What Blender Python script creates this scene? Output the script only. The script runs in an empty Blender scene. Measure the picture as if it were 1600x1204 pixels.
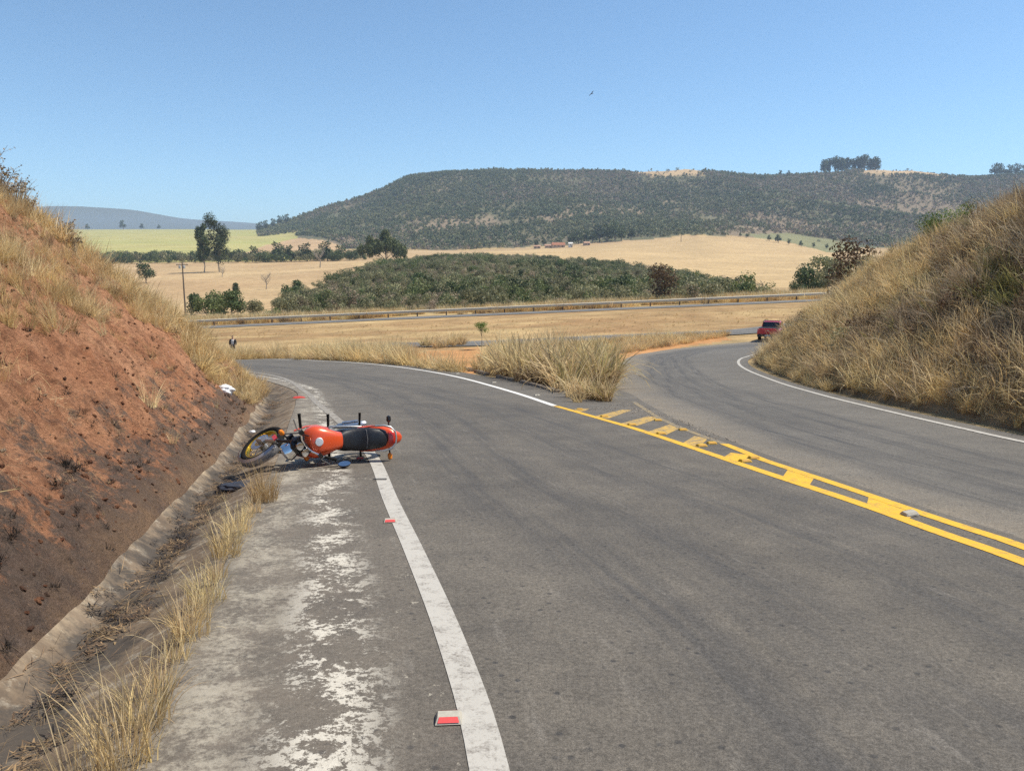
import bpy, math, random
import numpy as np
from mathutils import Vector, Matrix, Euler

random.seed(7)
RNG = np.random.default_rng(11)
scene = bpy.context.scene
COL = scene.collection
R = math.radians

# ------------------------------------------------------------------ camera
CZ = 1.62                                   # eye height above the road
F, CX, CY = 1200.0, 800.0, 602.0            # focal length and centre in photograph pixels
PITCH = math.atan(187.0 / 1200.0)
CT, ST = math.cos(PITCH), math.sin(PITCH)
cam = bpy.data.cameras.new('camera')
cam_o = bpy.data.objects.new('camera', cam)
COL.objects.link(cam_o)
cam.sensor_fit = 'HORIZONTAL'
cam.sensor_width = 36.0
cam.lens = 27.0
cam.clip_start = 0.05
cam.clip_end = 60000
cam_o.location = (0, 0, CZ)
cam_o.rotation_euler = (math.pi / 2 - PITCH, 0, 0)
scene.camera = cam_o

# ------------------------------------------------------------------ sky, sun, exposure
SUN_EL, SUN_AZ = R(57), R(76)               # azimuth clockwise from +Y (view direction)
world = bpy.data.worlds.new('World')
scene.world = world
world.use_nodes = True
wn = world.node_tree
bg = wn.nodes['Background']
sky = wn.nodes.new('ShaderNodeTexSky')
sky.sky_type = 'NISHITA'
sky.sun_disc = False
sky.sun_elevation = SUN_EL
sky.sun_rotation = SUN_AZ
sky.altitude = 2000
sky.air_density = 1.0
sky.dust_density = 0.3
sky.ozone_density = 1.7
wb = wn.nodes.new('ShaderNodeMix'); wb.data_type = 'RGBA'; wb.blend_type = 'MULTIPLY'    # the camera's white balance for the whole sky
wb.inputs[0].default_value = 1.0; wb.inputs[7].default_value = (0.84, 1.0, 1.02, 1)
wn.links.new(sky.outputs['Color'], wb.inputs[6]); wn.links.new(wb.outputs[2], bg.inputs['Color'])
bg.inputs['Strength'].default_value = 0.124
sun = bpy.data.lights.new('sun', 'SUN')
sun.energy = 4.7
sun.angle = R(0.55)
sun.color = (1.0, 0.93, 0.80)
sun_o = bpy.data.objects.new('sun', sun)
COL.objects.link(sun_o)
to_sun = Vector((math.cos(SUN_EL) * math.sin(SUN_AZ), math.cos(SUN_EL) * math.cos(SUN_AZ), math.sin(SUN_EL)))
sun_o.rotation_euler = (-to_sun).to_track_quat('-Z', 'Y').to_euler()
sun_o.location = to_sun * 40
scene.view_settings.view_transform = 'Standard'
scene.view_settings.look = 'None'
scene.view_settings.exposure = 0.46
scene.view_settings.gamma = 1.0
scene.cycles.max_bounces = 6
scene.cycles.transparent_max_bounces = 8
scene.cycles.volume_bounces = 0
scene.cycles.use_denoising = False

# ------------------------------------------------------------------ noise
def _hash(ix, iy, seed):
    h = (ix.astype(np.int64) * 374761393 + iy.astype(np.int64) * 668265263 + seed * 1442695041) & 0xffffffff
    h = ((h ^ (h >> 13)) * 1274126177) & 0xffffffff
    return ((h ^ (h >> 16)) & 0xffff) / 65535.0
def vnoise(x, y, seed=0):
    x = np.asarray(x, float); y = np.asarray(y, float)
    ix, iy = np.floor(x), np.floor(y)
    fx, fy = x - ix, y - iy
    fx = fx * fx * (3 - 2 * fx); fy = fy * fy * (3 - 2 * fy)
    a = _hash(ix, iy, seed); b = _hash(ix + 1, iy, seed)
    c = _hash(ix, iy + 1, seed); d = _hash(ix + 1, iy + 1, seed)
    return (a + (b - a) * fx) * (1 - fy) + (c + (d - c) * fx) * fy
def fbm(x, y, oct=4, seed=0, gain=0.5):
    s = 0; a = 1; t = 0
    for o in range(oct):
        s = s + a * (vnoise(x * 2 ** o, y * 2 ** o, seed + o * 17) - 0.5); t += a; a *= gain
    return s / t * 2          # about -1..1
def sstep(a, b, x):
    t = np.clip((np.asarray(x, float) - a) / (b - a), 0, 1)
    return t * t * (3 - 2 * t)

# ------------------------------------------------------------------ the lie of the land
# A survey table: for bearings (written as picture columns) and distances ahead, the picture row of the ground there.
def tan_el(py):
    v = (CY - py) / F
    return (v * CT - ST) / (CT + v * ST)
GRADE = -tan_el(520.0)                          # the ramp falls away at this grade
COLS = np.array([-900, -300, 0, 100, 200, 300, 400, 450, 500, 550, 600, 650, 700, 800, 900, 1000, 1100, 1200, 1300, 1400, 1500, 1600, 1900, 2500], float)
def row(d):
    ks = sorted(d); return np.interp(COLS, ks, [d[k] for k in ks])
crest = row({-900: 357, 380: 357, 410: 351, 450: 346, 480: 336, 520: 328, 560: 316, 600: 300, 625: 286, 650: 277, 700: 273, 760: 273, 850: 270, 900: 268, 1000: 271, 1100: 273, 1200: 275, 1300: 273, 1400: 272, 1500: 278, 1600: 278, 1750: 280, 2500: 300})
base1000 = row({-900: 390, 0: 388, 200: 387, 400: 389, 500: 388, 600: 391, 700: 391, 800: 387, 900: 381, 1000: 373, 1100: 368, 1150: 368, 1200: 374, 1300: 384, 1400: 388, 1600: 392, 2500: 395})
TAB = [
    (45, row({-900: 566, 300: 565, 400: 564, 800: 560, 1000: 556, 1200: 549, 1400: 543, 1600: 538, 2500: 530})),
    (60, row({-900: 560, 0: 558, 400: 556, 600: 553, 800: 548, 1000: 541, 1200: 533, 1400: 526, 1600: 520, 2500: 510})),
    (80, row({-900: 545, 0: 536, 400: 527, 600: 520, 800: 513, 1000: 506, 1200: 498, 1400: 491, 1600: 486, 2500: 470})),
    (95, row({-900: 542, 0: 527, 290: 517, 1310: 472, 1600: 460, 2500: 450})),
    (110, row({-900: 540, 0: 521, 290: 509, 1310: 465, 1600: 453, 2500: 440})),
    (150, row({-900: 510, 0: 504, 200: 498, 400: 492, 600: 485, 800: 478, 1000: 470, 1200: 461, 1400: 454, 1600: 448, 2500: 440})),
    (220, row({-900: 486, 0: 480, 200: 474, 400: 470, 500: 464, 600: 455, 800: 450, 1000: 451, 1200: 453, 1400: 446, 1600: 442, 2500: 436})),
    (320, row({-900: 462, 0: 455, 200: 448, 400: 445, 500: 438, 600: 427, 800: 424, 1000: 432, 1100: 440, 1200: 444, 1400: 438, 1600: 434, 2500: 430})),
    (450, row({-900: 440, 0: 435, 200: 428, 400: 425, 500: 420, 600: 413, 700: 408, 800: 408, 900: 413, 1000: 420, 1100: 427, 1200: 431, 1400: 427, 1600: 424, 2500: 420})),
    (600, row({-900: 420, 0: 415, 200: 412, 400: 410, 600: 406, 800: 402, 1000: 408, 1200: 413, 1400: 411, 1600: 409, 2500: 408})),
    (800, row({-900: 402, 0: 400, 200: 398, 400: 397, 600: 397, 800: 393, 1000: 390, 1200: 392, 1400: 397, 1600: 399, 2500: 400})),
    (1000, base1000)]
right = sstep(380, 470, COLS)
left_rows = {1250: 377, 1600: 367, 2000: 361, 2500: 358.5, 3200: 362, 5000: 366}
hill_f = {1250: 0.27, 1600: 0.66, 2000: 1.0}
for d in (1250, 1600, 2000):
    TAB.append((d, left_rows[d] * (1 - right) + (base1000 + (crest - base1000) * hill_f[d]) * right))
zc = CZ + 2000 * tan_el(crest)
for d, drop in ((2500, 15), (3200, 60), (5000, 150)):
    zz_l = CZ + d * tan_el(left_rows[d]); zz = zz_l * (1 - right) + (zc - drop) * right
    TAB.append((d, ('z', zz)))
far = row({-900: 350, -300: 340, 0: 330, 70: 326, 110: 322, 150: 323, 200: 328, 250: 336, 300: 345, 340: 349, 370: 348, 400: 352, 450: 356, 2500: 358})
TAB.append((9000, far)); TAB.append((14000, far + 22)); TAB.append((30000, row({-900: 390, 2500: 390})))
YS = [4, 8, 14, 20, 28] + [t[0] for t in TAB]
ZT = [np.full(len(COLS), -GRADE * y) for y in YS[:5]]
for y, t in TAB:
    ZT.append(t[1] if isinstance(t, tuple) else CZ + y * tan_el(t))
ZT = np.array(ZT)
def pchip(xk, yk, xq):                       # shape-preserving cubic along axis 0
    h = np.diff(xk)[:, None]; dl = np.diff(yk, axis=0) / h
    m = np.zeros_like(yk); m[0], m[-1] = dl[0], dl[-1]
    a, b = dl[:-1], dl[1:]
    w1 = 2 * h[1:] + h[:-1]; w2 = h[1:] + 2 * h[:-1]
    ok = a * b > 0
    with np.errstate(divide='ignore', invalid='ignore'):
        hm = (w1 + w2) / (w1 / a + w2 / b)
    m[1:-1] = np.where(ok, hm, 0)
    i = np.clip(np.searchsorted(xk, xq) - 1, 0, len(xk) - 2)
    t = ((xq - xk[i]) / (xk[i + 1] - xk[i]))[:, None]; hh = h[i]
    return ((2 * t ** 3 - 3 * t ** 2 + 1) * yk[i] + (t ** 3 - 2 * t ** 2 + t) * hh * m[i] + (-2 * t ** 3 + 3 * t ** 2) * yk[i + 1] + (t ** 3 - t ** 2) * hh * m[i + 1])
LY = np.linspace(math.log(4), math.log(30000), 700)
CQ = np.linspace(-900, 2500, 681)
_t = pchip(np.log(np.array(YS, float)), ZT, LY)
ZG = pchip(COLS, _t.T.copy(), CQ).T
def zbase(X, Y):
    X = np.asarray(X, float); Y = np.asarray(Y, float)
    plane = -GRADE * np.maximum(Y, -20)
    Yc = np.maximum(Y, 4.0)
    c = np.clip(800 + 1214.5 * X / Yc, -899, 2499)
    a = (np.log(Yc) - LY[0]) / (LY[1] - LY[0]); b = (c - CQ[0]) / (CQ[1] - CQ[0])
    i = np.clip(np.floor(a).astype(int), 0, len(LY) - 2); j = np.clip(np.floor(b).astype(int), 0, len(CQ) - 2)
    fa = np.clip(a - i, 0, 1); fb = b - j
    z = (ZG[i, j] * (1 - fb) + ZG[i, j + 1] * fb) * (1 - fa) + (ZG[i + 1, j] * (1 - fb) + ZG[i + 1, j + 1] * fb) * fa
    # spurs and gullies of the wooded ridge
    m = sstep(1050, 1400, Y) * (1 - sstep(1850, 2050, Y)) * sstep(440, 560, c)
    if np.any(m > 0):
        rd = 1 - np.abs(fbm(X / 330 + 0.2 * Y / 330, Y / 900, 4, 5)) * 2
        z = z + m * (rd * 16 - 8 + fbm(X / 70, Y / 70, 3, 9) * 5)
    m2 = sstep(420, 900, Y)
    z = z + m2 * fbm(X / 160, Y / 160, 2, 3) * 1.2
    return np.where(Y < 20, plane, z)
def project(X, Y, Z):
    dz = Z - CZ; d = Y * CT - dz * ST
    d = np.where(np.abs(d) < 1e-6, 1e-6, d)
    return CX + F * X / d, CY - F * (Y * ST + dz * CT) / d, d
def bp(px, py):                              # where the sight line through a picture point meets the ground
    u, v = (px - CX) / F, (CY - py) / F
    dx, dy, dz = u, CT + v * ST, -ST + v * CT
    t = np.exp(np.linspace(math.log(1.5), math.log(14000), 6000))
    below = CZ + dz * t < zbase(dx * t, dy * t)
    if not below.any(): raise ValueError('no ground at %s %s' % (px, py))
    k = int(np.argmax(below)); lo, hi = t[max(k - 1, 0)], t[k]
    for _ in range(30):
        mid = 0.5 * (lo + hi)
        if CZ + dz * mid < float(zbase(dx * mid, dy * mid)): hi = mid
        else: lo = mid
    return Vector((dx * hi, dy * hi, float(zbase(dx * hi, dy * hi))))
def at(px, Y):                               # a ground point on the bearing of column px, Y metres ahead
    X = (px - 800) / 1214.5 * Y
    return Vector((X, Y, float(zbase(X, Y))))

# ------------------------------------------------------------------ polylines
def catmull(pts, step):
    p = np.array([(q[0], q[1]) for q in pts], float)
    p = np.vstack([2 * p[0] - p[1], p, 2 * p[-1] - p[-2]])
    out = []
    for i in range(1, len(p) - 2):
        for t in np.linspace(0, 1, 24, endpoint=False):
            out.append(0.5 * ((2 * p[i]) + (-p[i - 1] + p[i + 1]) * t + (2 * p[i - 1] - 5 * p[i] + 4 * p[i + 1] - p[i + 2]) * t * t + (-p[i - 1] + 3 * p[i] - 3 * p[i + 1] + p[i + 2]) * t ** 3))
    out.append(p[-2]); out = np.array(out)
    return resample(out, step=step)
def arclen(p):
    return np.concatenate([[0], np.cumsum(np.hypot(*np.diff(p, axis=0).T))])
def resample(p, step=None, n=None):
    s = arclen(p); n = n or max(2, int(s[-1] / step) + 1)
    q = np.linspace(0, s[-1], n)
    return np.stack([np.interp(q, s, p[:, 0]), np.interp(q, s, p[:, 1])], 1)
def normals(p):
    t = np.gradient(p, axis=0); t /= np.maximum(np.linalg.norm(t, axis=1, keepdims=True), 1e-9)
    return np.stack([-t[:, 1], t[:, 0]], 1)       # to the left of the direction of travel
def offset(p, d): return p + normals(p) * (np.asarray(d)[..., None] if np.ndim(d) else d)
def pix(lst): return [tuple(bp(*q)[:2]) for q in lst]

# ------------------------------------------------------------------ object helpers
def link(o, parent=None):
    COL.objects.link(o)
    if parent is not None: o.parent = parent
    return o
def tag(o, label=None, cat=None, group=None, kind=None):
    if label: o['label'] = label
    if cat: o['category'] = cat
    if group: o['group'] = group
    if kind: o['kind'] = kind
    return o
def empty(name, loc=(0, 0, 0), rz=0.0):
    o = bpy.data.objects.new(name, None); o.location = loc; o.rotation_euler = (0, 0, rz); o.empty_display_size = 0.2
    return link(o)
def np_mesh(name, V, Fc, mat=None, smooth=True, uv=None):
    V = np.asarray(V, np.float32); Fc = np.asarray(Fc, np.int32)
    me = bpy.data.meshes.new(name)
    k = Fc.shape[1]
    me.vertices.add(len(V)); me.vertices.foreach_set('co', V.ravel())
    me.loops.add(Fc.size); me.loops.foreach_set('vertex_index', Fc.ravel())
    me.polygons.add(len(Fc)); me.polygons.foreach_set('loop_start', np.arange(0, Fc.size, k, dtype=np.int32))
    me.polygons.foreach_set('use_smooth', np.full(len(Fc), smooth))
    if uv is not None:
        l = me.uv_layers.new(name='uv'); l.data.foreach_set('uv', np.asarray(uv, np.float32)[Fc.ravel()].ravel())
    me.update(); me.validate()
    if mat: me.materials.append(mat)
    return me
def grid_faces(nu, nv):
    i = np.arange(nu - 1)[:, None] * nv + np.arange(nv - 1)[None, :]
    return np.stack([i, i + nv, i + nv + 1, i + 1], -1).reshape(-1, 4)[:, ::-1]
def copy_tree(o, parent=None):
    c = o.copy(); COL.objects.link(c); c.parent = parent
    for ch in o.children: copy_tree(ch, c)
    return c
class MB:                                      # collects verts and faces, builds one mesh object
    def __init__(s): s.v = []; s.f = []
    def add(s, verts, faces, M=None):
        b = len(s.v)
        s.v += [tuple(M @ Vector(p)) if M is not None else tuple(p) for p in verts]
        s.f += [tuple(b + i for i in f) for f in faces]; return s
    def box(s, c, d, M=None, taper=1.0):
        x, y, z = d[0] / 2, d[1] / 2, d[2] / 2
        vs = [(c[0] + sx * x * (taper if sz > 0 else 1), c[1] + sy * y * (taper if sz > 0 else 1), c[2] + sz * z) for sz in (-1, 1) for sx, sy in ((-1, -1), (1, -1), (1, 1), (-1, 1))]
        return s.add(vs, [(3, 2, 1, 0), (4, 5, 6, 7), (0, 1, 5, 4), (1, 2, 6, 5), (2, 3, 7, 6), (3, 0, 4, 7)], M)
    def rings(s, rings, cap=True, M=None):     # rings: closed loops of equal length
        n = len(rings[0]); vs = [p for r in rings for p in r]; fs = []
        for i in range(len(rings) - 1):
            for j in range(n):
                k = (j + 1) % n; fs.append((i * n + j, i * n + k, (i + 1) * n + k, (i + 1) * n + j))
        if cap: fs.append(tuple(range(n))[::-1]); fs.append(tuple((len(rings) - 1) * n + j for j in range(n)))
        return s.add(vs, fs, M)
    def tube(s, path, r, n=8, cap=True, M=None):
        P = [Vector(p) for p in path]; rs = r if isinstance(r, (list, tuple)) else [r] * len(P); rings = []; up = None
        for i, p in enumerate(P):
            t = (P[min(i + 1, len(P) - 1)] - P[max(i - 1, 0)]).normalized()
            if up is None: up = t.orthogonal().normalized()
            up = (up - t * up.dot(t)); up = up.normalized() if up.length > 1e-6 else t.orthogonal().normalized()
            w = t.cross(up)
            rings.append([p + (up * math.cos(a) + w * math.sin(a)) * rs[i] for a in (2 * math.pi * k / n for k in range(n))])
        return s.rings(rings, cap, M)
    def lathe(s, prof, axis_o, axis_d, n=24, cap=True):   # prof: (along axis, radius)
        d = Vector(axis_d).normalized(); u = d.orthogonal().normalized(); w = d.cross(u); o = Vector(axis_o)
        return s.rings([[o + d * a + (u * math.cos(t) + w * math.sin(t)) * max(r, 1e-4) for t in (2 * math.pi * k / n for k in range(n))] for a, r in prof], cap)
    def torus(s, o, d, R_, r, n=32, m=10, sq=1.0):
        d = Vector(d).normalized(); u = d.orthogonal().normalized(); w = d.cross(u); o = Vector(o); vs = []; fs = []
        for i in range(n):
            a = 2 * math.pi * i / n; e = u * math.cos(a) + w * math.sin(a)
            for j in range(m):
                b = 2 * math.pi * j / m
                vs.append(o + e * (R_ + r * math.cos(b)) + d * (r * sq * math.sin(b)))
        for i in range(n):
            for j in range(m):
                fs.append((i * m + j, i * m + (j + 1) % m, ((i + 1) % n) * m + (j + 1) % m, ((i + 1) % n) * m + j))
        return s.add(vs, fs)
    def mesh(s, name, mat, angle=40):
        me = bpy.data.meshes.new(name); me.from_pydata([tuple(p) for p in s.v], [], s.f)
        import bmesh
        bm = bmesh.new(); bm.from_mesh(me); bmesh.ops.recalc_face_normals(bm, faces=bm.faces); bm.to_mesh(me); bm.free()
        me.polygons.foreach_set('use_smooth', [True] * len(me.polygons)); me.set_sharp_from_angle(angle=R(angle))
        if mat: me.materials.append(mat)
        return me
    def build(s, name, mat, parent=None, angle=40):
        return link(bpy.data.objects.new(name, s.mesh(name, mat, angle)), parent)

# ------------------------------------------------------------------ material helpers
class NT:
    def __init__(s, name, rough=0.8, spec=0.3):
        s.m = bpy.data.materials.new(name); s.m.use_nodes = True; s.t = s.m.node_tree
        s.b = s.t.nodes['Principled BSDF']; s.b.inputs['Roughness'].default_value = rough; s.b.inputs['Specular IOR Level'].default_value = spec
        s._co = None
    def n(s, typ, **kw):
        q = s.t.nodes.new(typ)
        for k, v in kw.items(): setattr(q, k, v)
        return q
    def l(s, a, b): s.t.links.new(a, b)
    def setin(s, sock, v):
        if hasattr(v, 'links'): s.l(v, sock)
        else: sock.default_value = v
    def co(s, scale=(1, 1, 1), uv=False):
        tc = s.n('ShaderNodeTexCoord'); mp = s.n('ShaderNodeMapping'); s.l(tc.outputs['UV' if uv else 'Object'], mp.inputs['Vector'])
        mp.inputs['Scale'].default_value = scale; return mp.outputs['Vector']
    def noise(s, scale, detail=4, rough=0.55, vec=None, dist=0.0):
        q = s.n('ShaderNodeTexNoise'); q.inputs['Scale'].default_value = scale; q.inputs['Detail'].default_value = detail; q.inputs['Roughness'].default_value = rough; q.inputs['Distortion'].default_value = dist
        s.l(vec if vec is not None else s.co(), q.inputs['Vector']); return q.outputs['Fac']
    def vor(s, scale, vec=None, out='Distance', feature='F1'):
        q = s.n('ShaderNodeTexVoronoi', feature=feature); q.inputs['Scale'].default_value = scale
        s.l(vec if vec is not None else s.co(), q.inputs['Vector']); return q.outputs[out]
    def ramp(s, fac, stops):
        q = s.n('ShaderNodeValToRGB'); s.l(fac, q.inputs['Fac']); e = q.color_ramp.elements
        while len(e) < len(stops): e.new(0.5)
        for el, (p, c) in zip(e, stops):
            el.position = p; el.color = (c, c, c, 1) if isinstance(c, (int, float)) else (*c, 1)
        return q.outputs['Color']
    def mix(s, fac, a, b, mode='MIX'):
        q = s.n('ShaderNodeMix', data_type='RGBA', blend_type=mode)
        s.setin(q.inputs[0], fac); s.setin(q.inputs[6], a if hasattr(a, 'links') else (*a, 1)); s.setin(q.inputs[7], b if hasattr(b, 'links') else (*b, 1))
        return q.outputs[2]
    def math(s, op, a, b=0.0, clamp=False):
        q = s.n('ShaderNodeMath', operation=op, use_clamp=clamp); s.setin(q.inputs[0], a); s.setin(q.inputs[1], b); return q.outputs[0]
    def attr(s, name, out='Color'): return s.n('ShaderNodeAttribute', attribute_name=name).outputs[out]
    def color(s, c): s.setin(s.b.inputs['Base Color'], c if hasattr(c, 'links') else (*c, 1)); return s
    def bump(s, h, strength=0.3, dist=0.02):
        q = s.n('ShaderNodeBump'); q.inputs['Strength'].default_value = strength; q.inputs['Distance'].default_value = dist
        s.l(h, q.inputs['Height']); s.l(q.outputs['Normal'], s.b.inputs['Normal']); return s
def plain(name, c, rough=0.5, metal=0.0, spec=0.4, var=0.12, scale=14, coat=0.0, rv=1.0):
    g = NT(name, rough, spec); g.b.inputs['Metallic'].default_value = metal
    k = g.noise(scale, 4); g.color(g.mix(k, tuple(x * (1 - var) for x in c), tuple(min(1, x * (1 + var)) for x in c)))
    g.b.inputs['Coat Weight'].default_value = coat
    rr = g.ramp(g.noise(scale * 2.3, 3), [(0.3, max(0.03, rough - 0.08 * rv)), (0.7, min(1, rough + 0.12 * rv))]); g.l(rr, g.b.inputs['Roughness'])
    return g.m
def leafy(name, lo, hi, trans=0.25, rough=0.6, hv=0.012, vv=0.31):
    # colour differs leaf by leaf and plant by plant
    g = NT(name, rough, 0.25)
    geo = g.n('ShaderNodeNewGeometry'); oi = g.n('ShaderNodeObjectInfo')
    c = g.mix(geo.outputs['Random Per Island'], lo, hi)
    hsv = g.n('ShaderNodeHueSaturation'); g.l(c, hsv.inputs['Color'])
    q = g.n('ShaderNodeMapRange'); g.l(oi.outputs['Random'], q.inputs[0]); q.inputs[3].default_value = 0.5 - hv; q.inputs[4].default_value = 0.5 + hv * 0.6; g.l(q.outputs[0], hsv.inputs['Hue'])
    q2 = g.n('ShaderNodeMapRange'); m7 = g.math('FRACT', g.math('MULTIPLY', oi.outputs['Random'], 7.31)); g.l(m7, q2.inputs[0]); q2.inputs[3].default_value = 1 - vv; q2.inputs[4].default_value = 1 + vv; g.l(q2.outputs[0], hsv.inputs['Value'])
    g.color(hsv.outputs['Color'])
    if trans:
        tr = g.n('ShaderNodeBsdfTranslucent'); g.l(hsv.outputs['Color'], tr.inputs['Color'])
        ms = g.n('ShaderNodeMixShader'); ms.inputs[0].default_value = trans
        g.l(g.b.outputs[0], ms.inputs[1]); g.l(tr.outputs[0], ms.inputs[2]); g.l(ms.outputs[0], g.t.nodes['Material Output'].inputs['Surface'])
    return g.m

# ================================================================== THE SETTING
def inpoly(px, py, poly):
    px = np.asarray(px); c = np.zeros(px.shape, bool); n = len(poly)
    for i in range(n):
        x1, y1 = poly[i]; x2, y2 = poly[(i + 1) % n]
        if y1 == y2: continue
        k = ((y1 > py) != (y2 > py)) & (px < (x2 - x1) * (py - y1) / (y2 - y1) + x1)
        c ^= k
    return c

# key lines of the road, surveyed from the picture onto the ground
G_LINE = catmull([(-1.05, -4), (-1.2, -1.5), (-1.32, 1.0)] + pix([(180, 1204), (262, 1050), (330, 930), (378, 820), (432, 720), (452, 660), (462, 628), (458, 609)]) + [(-9.1, 27.0), (-12.6, 32.2), (-18.2, 37.0), (-27, 41.2), (-36, 43.5)], 0.12)
EDGE_L = catmull([(0.35, -4), (0.2, -1), (0.05, 1.2)] + pix([(765, 1204), (705, 1000), (649, 865), (610, 780), (583, 715), (549, 675), (521, 650), (494, 628), (476, 611)]) + [(-8.4, 27.6), (-11.9, 33.0), (-17.4, 38.2), (-26, 42.8), (-36, 45.4)], 0.15)
EDGE_FAR = catmull(pix([(870, 635), (800, 612), (720, 590), (660, 578.5), (600, 570.5), (540, 565.5), (480, 562.5), (425, 561)]) + [(-22, 50), (-36, 53)], 0.2)
YEL_1 = catmull([(4.65, -4), (4.3, -1), (4.0, 2.0)] + pix([(1600, 878), (1528, 852.5), (1456, 827.4), (1384, 800.7), (1312, 776), (1226, 748), (1157, 725), (1115, 710.5), (1072, 696), (1030, 681.8), (987, 668), (945, 656), (902, 643.6), (866, 633.6)]), 0.2)
YEL_2 = catmull([(4.92, -4), (4.57, -1), (4.27, 2.0)] + pix([(1600, 854.5), (1528, 830.5), (1456, 807), (1384, 782.5), (1312, 758), (1226, 729.5), (1189, 716.9), (1157, 703.5), (1125, 691), (1094, 680), (1062, 667.5), (1030, 653), (1008, 639.5), (990, 628), (970, 617)]), 0.2)
EDGE_R = catmull([(9.0, -6), (8.4, -1), (7.95, 3.5), (7.7, 7.5)] + pix([(1600, 690), (1500, 668), (1400, 645), (1300, 621), (1245, 606), (1200, 591), (1166, 577), (1154, 567.5), (1158, 560), (1178, 553.5)]) + [(23, 61), (31, 65), (42, 68)], 0.2)
OUTER_R = catmull([(4.77, -4), (4.42, -1), (4.12, 2.0)] + pix([(1600, 865), (1456, 817), (1312, 767), (1226, 738), (1131, 701), (1066, 676), (1015, 652), (972, 626), (956, 604), (953, 588), (962, 573), (985, 557), (1030, 548), (1100, 540), (1190, 531)]) + [(25, 68), (36, 73), (44, 75)], 0.2)
B_LINE = catmull([(5.1, -4), (4.75, -1), (4.45, 2.0)] + pix([(1600, 842), (1456, 796), (1312, 748), (1226, 720), (1131, 684), (1066, 659), (1010, 630), (980, 613), (940, 604), (880, 603), (800, 594), (720, 581), (660, 571.5), (600, 564), (540, 559.5), (480, 557), (425, 556)]) + [(-22, 51.3), (-36, 54.3)], 0.2)

# ---- ground sheet
RAD = np.concatenate([[0.0], np.exp(np.arange(math.log(1.2), math.log(30000), 0.0195))])
AZ = np.concatenate([np.arange(-180, -42, 4.0), np.arange(-42, 42, 0.135), np.arange(42, 180.1, 4.0)]) * math.pi / 180
gx = RAD[:, None] * np.sin(AZ)[None]; gy = RAD[:, None] * np.cos(AZ)[None]
gz = zbase(gx, gy)
cc = 800 + 1214.5 * gx / np.maximum(gy, 1)
near = 1 - sstep(72, 90, gy)
gxg = np.interp(gy, G_LINE[:, 1][:int(len(G_LINE) * 0.8)], G_LINE[:, 0][:int(len(G_LINE) * 0.8)])
under_bank = (gx < gxg + 0.25) & (gy < 36)
gz_low = gz - 0.05 * near - np.where(under_bank, 0.55, 0.0)
gz_low += (1 - sstep(60, 100, gy)) * sstep(20, 40, gy) * 0.0
ppx, ppy, _ = project(gx, gy, gz)
jx = fbm(gx / (2 + gy * 0.03), gy / (2 + gy * 0.03), 3, 31)
jy = fbm(gx / (2 + gy * 0.03), gy / (2 + gy * 0.03), 3, 47)
qx, qy = ppx + jx * 7, ppy + jy * 1.6
C = np.zeros(gx.shape + (3,))
def paint(mask, c): C[mask] = c
front = gy > 1
paint(np.ones(gx.shape, bool), (0.34, 0.25, 0.13))
st = fbm(gx / 9, gy / 2.2, 4, 71)
mow = np.clip(0.5 + st * 1.1, 0, 1)[..., None]
mowc = np.array((0.30, 0.185, 0.09)) * (1 - mow) + np.array((0.43, 0.305, 0.15)) * mow
k = front & (gy > 62) & (gy < 125); C[k] = mowc[k]
paint(front & (gy >= 108), (0.42, 0.30, 0.14))
past = np.clip(0.5 + fbm(gx / 40, gy / 40, 4, 77), 0, 1)[..., None]
k = front & (gy > 150) & (gy < 1000); C[k] = (np.array((0.40, 0.27, 0.145)) * (1 - past) + np.array((0.49, 0.35, 0.19)) * past)[k]
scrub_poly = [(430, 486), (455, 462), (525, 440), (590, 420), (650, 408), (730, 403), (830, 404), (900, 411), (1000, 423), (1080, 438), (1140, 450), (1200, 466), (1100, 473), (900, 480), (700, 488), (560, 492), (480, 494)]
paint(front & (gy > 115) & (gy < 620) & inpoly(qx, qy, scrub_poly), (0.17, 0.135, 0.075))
wheat = [(540, 411), (700, 400), (790, 391), (835, 389), (900, 386), (1000, 377), (1060, 371), (1120, 368), (1155, 368), (1220, 377), (1305, 397), (1330, 420), (1280, 452), (1190, 474), (1120, 462), (1000, 440), (800, 422), (600, 425)]
k = front & (gy > 250) & (gy < 1100) & inpoly(qx, qy, wheat) & ~inpoly(qx, qy, scrub_poly)
rows_ = 0.5 + 0.5 * fbm(gx / 300, gy / 9, 3, 13)
C[k] = (np.array((0.44, 0.305, 0.155)) * (1 - rows_[..., None]) + np.array((0.52, 0.375, 0.195)) * rows_[..., None])[k]
k = front & (gy > 620 + 15 * jy) & (cc < 490 + 30 * jx); gr = (0.5 + 0.7 * fbm(gx / 500, gy / 60, 3, 15))[..., None]
C[k] = (np.array((0.34, 0.34, 0.11)) * (1 - gr) + np.array((0.44, 0.37, 0.15)) * gr)[k]
hillm = front & (gy > 1010 + 60 * jy) & (cc > 452 + 45 * jx)
hn = np.clip(0.5 + 0.9 * fbm(gx / 120, gy / 120, 5, 21), 0, 1)
bare = sstep(0.62, 0.80, 0.5 + 0.8 * fbm(gx / 150, gy / 260, 4, 91)) * (1 - sstep(1450, 1900, gy) * 0.6)
hc = np.array((0.118, 0.122, 0.064)) * (1 - hn[..., None]) + np.array((0.165, 0.138, 0.084)) * hn[..., None]
hc = hc * (1 - bare[..., None]) + np.array((0.235, 0.178, 0.115)) * bare[..., None]
C[hillm] = hc[hillm]
paint(front & (gy > 600) & (gy < 1500) & inpoly(qx, qy, [(425, 381), (470, 372), (500, 374), (528, 382), (535, 393), (440, 395), (375, 397)]), (0.46, 0.31, 0.17))
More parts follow.
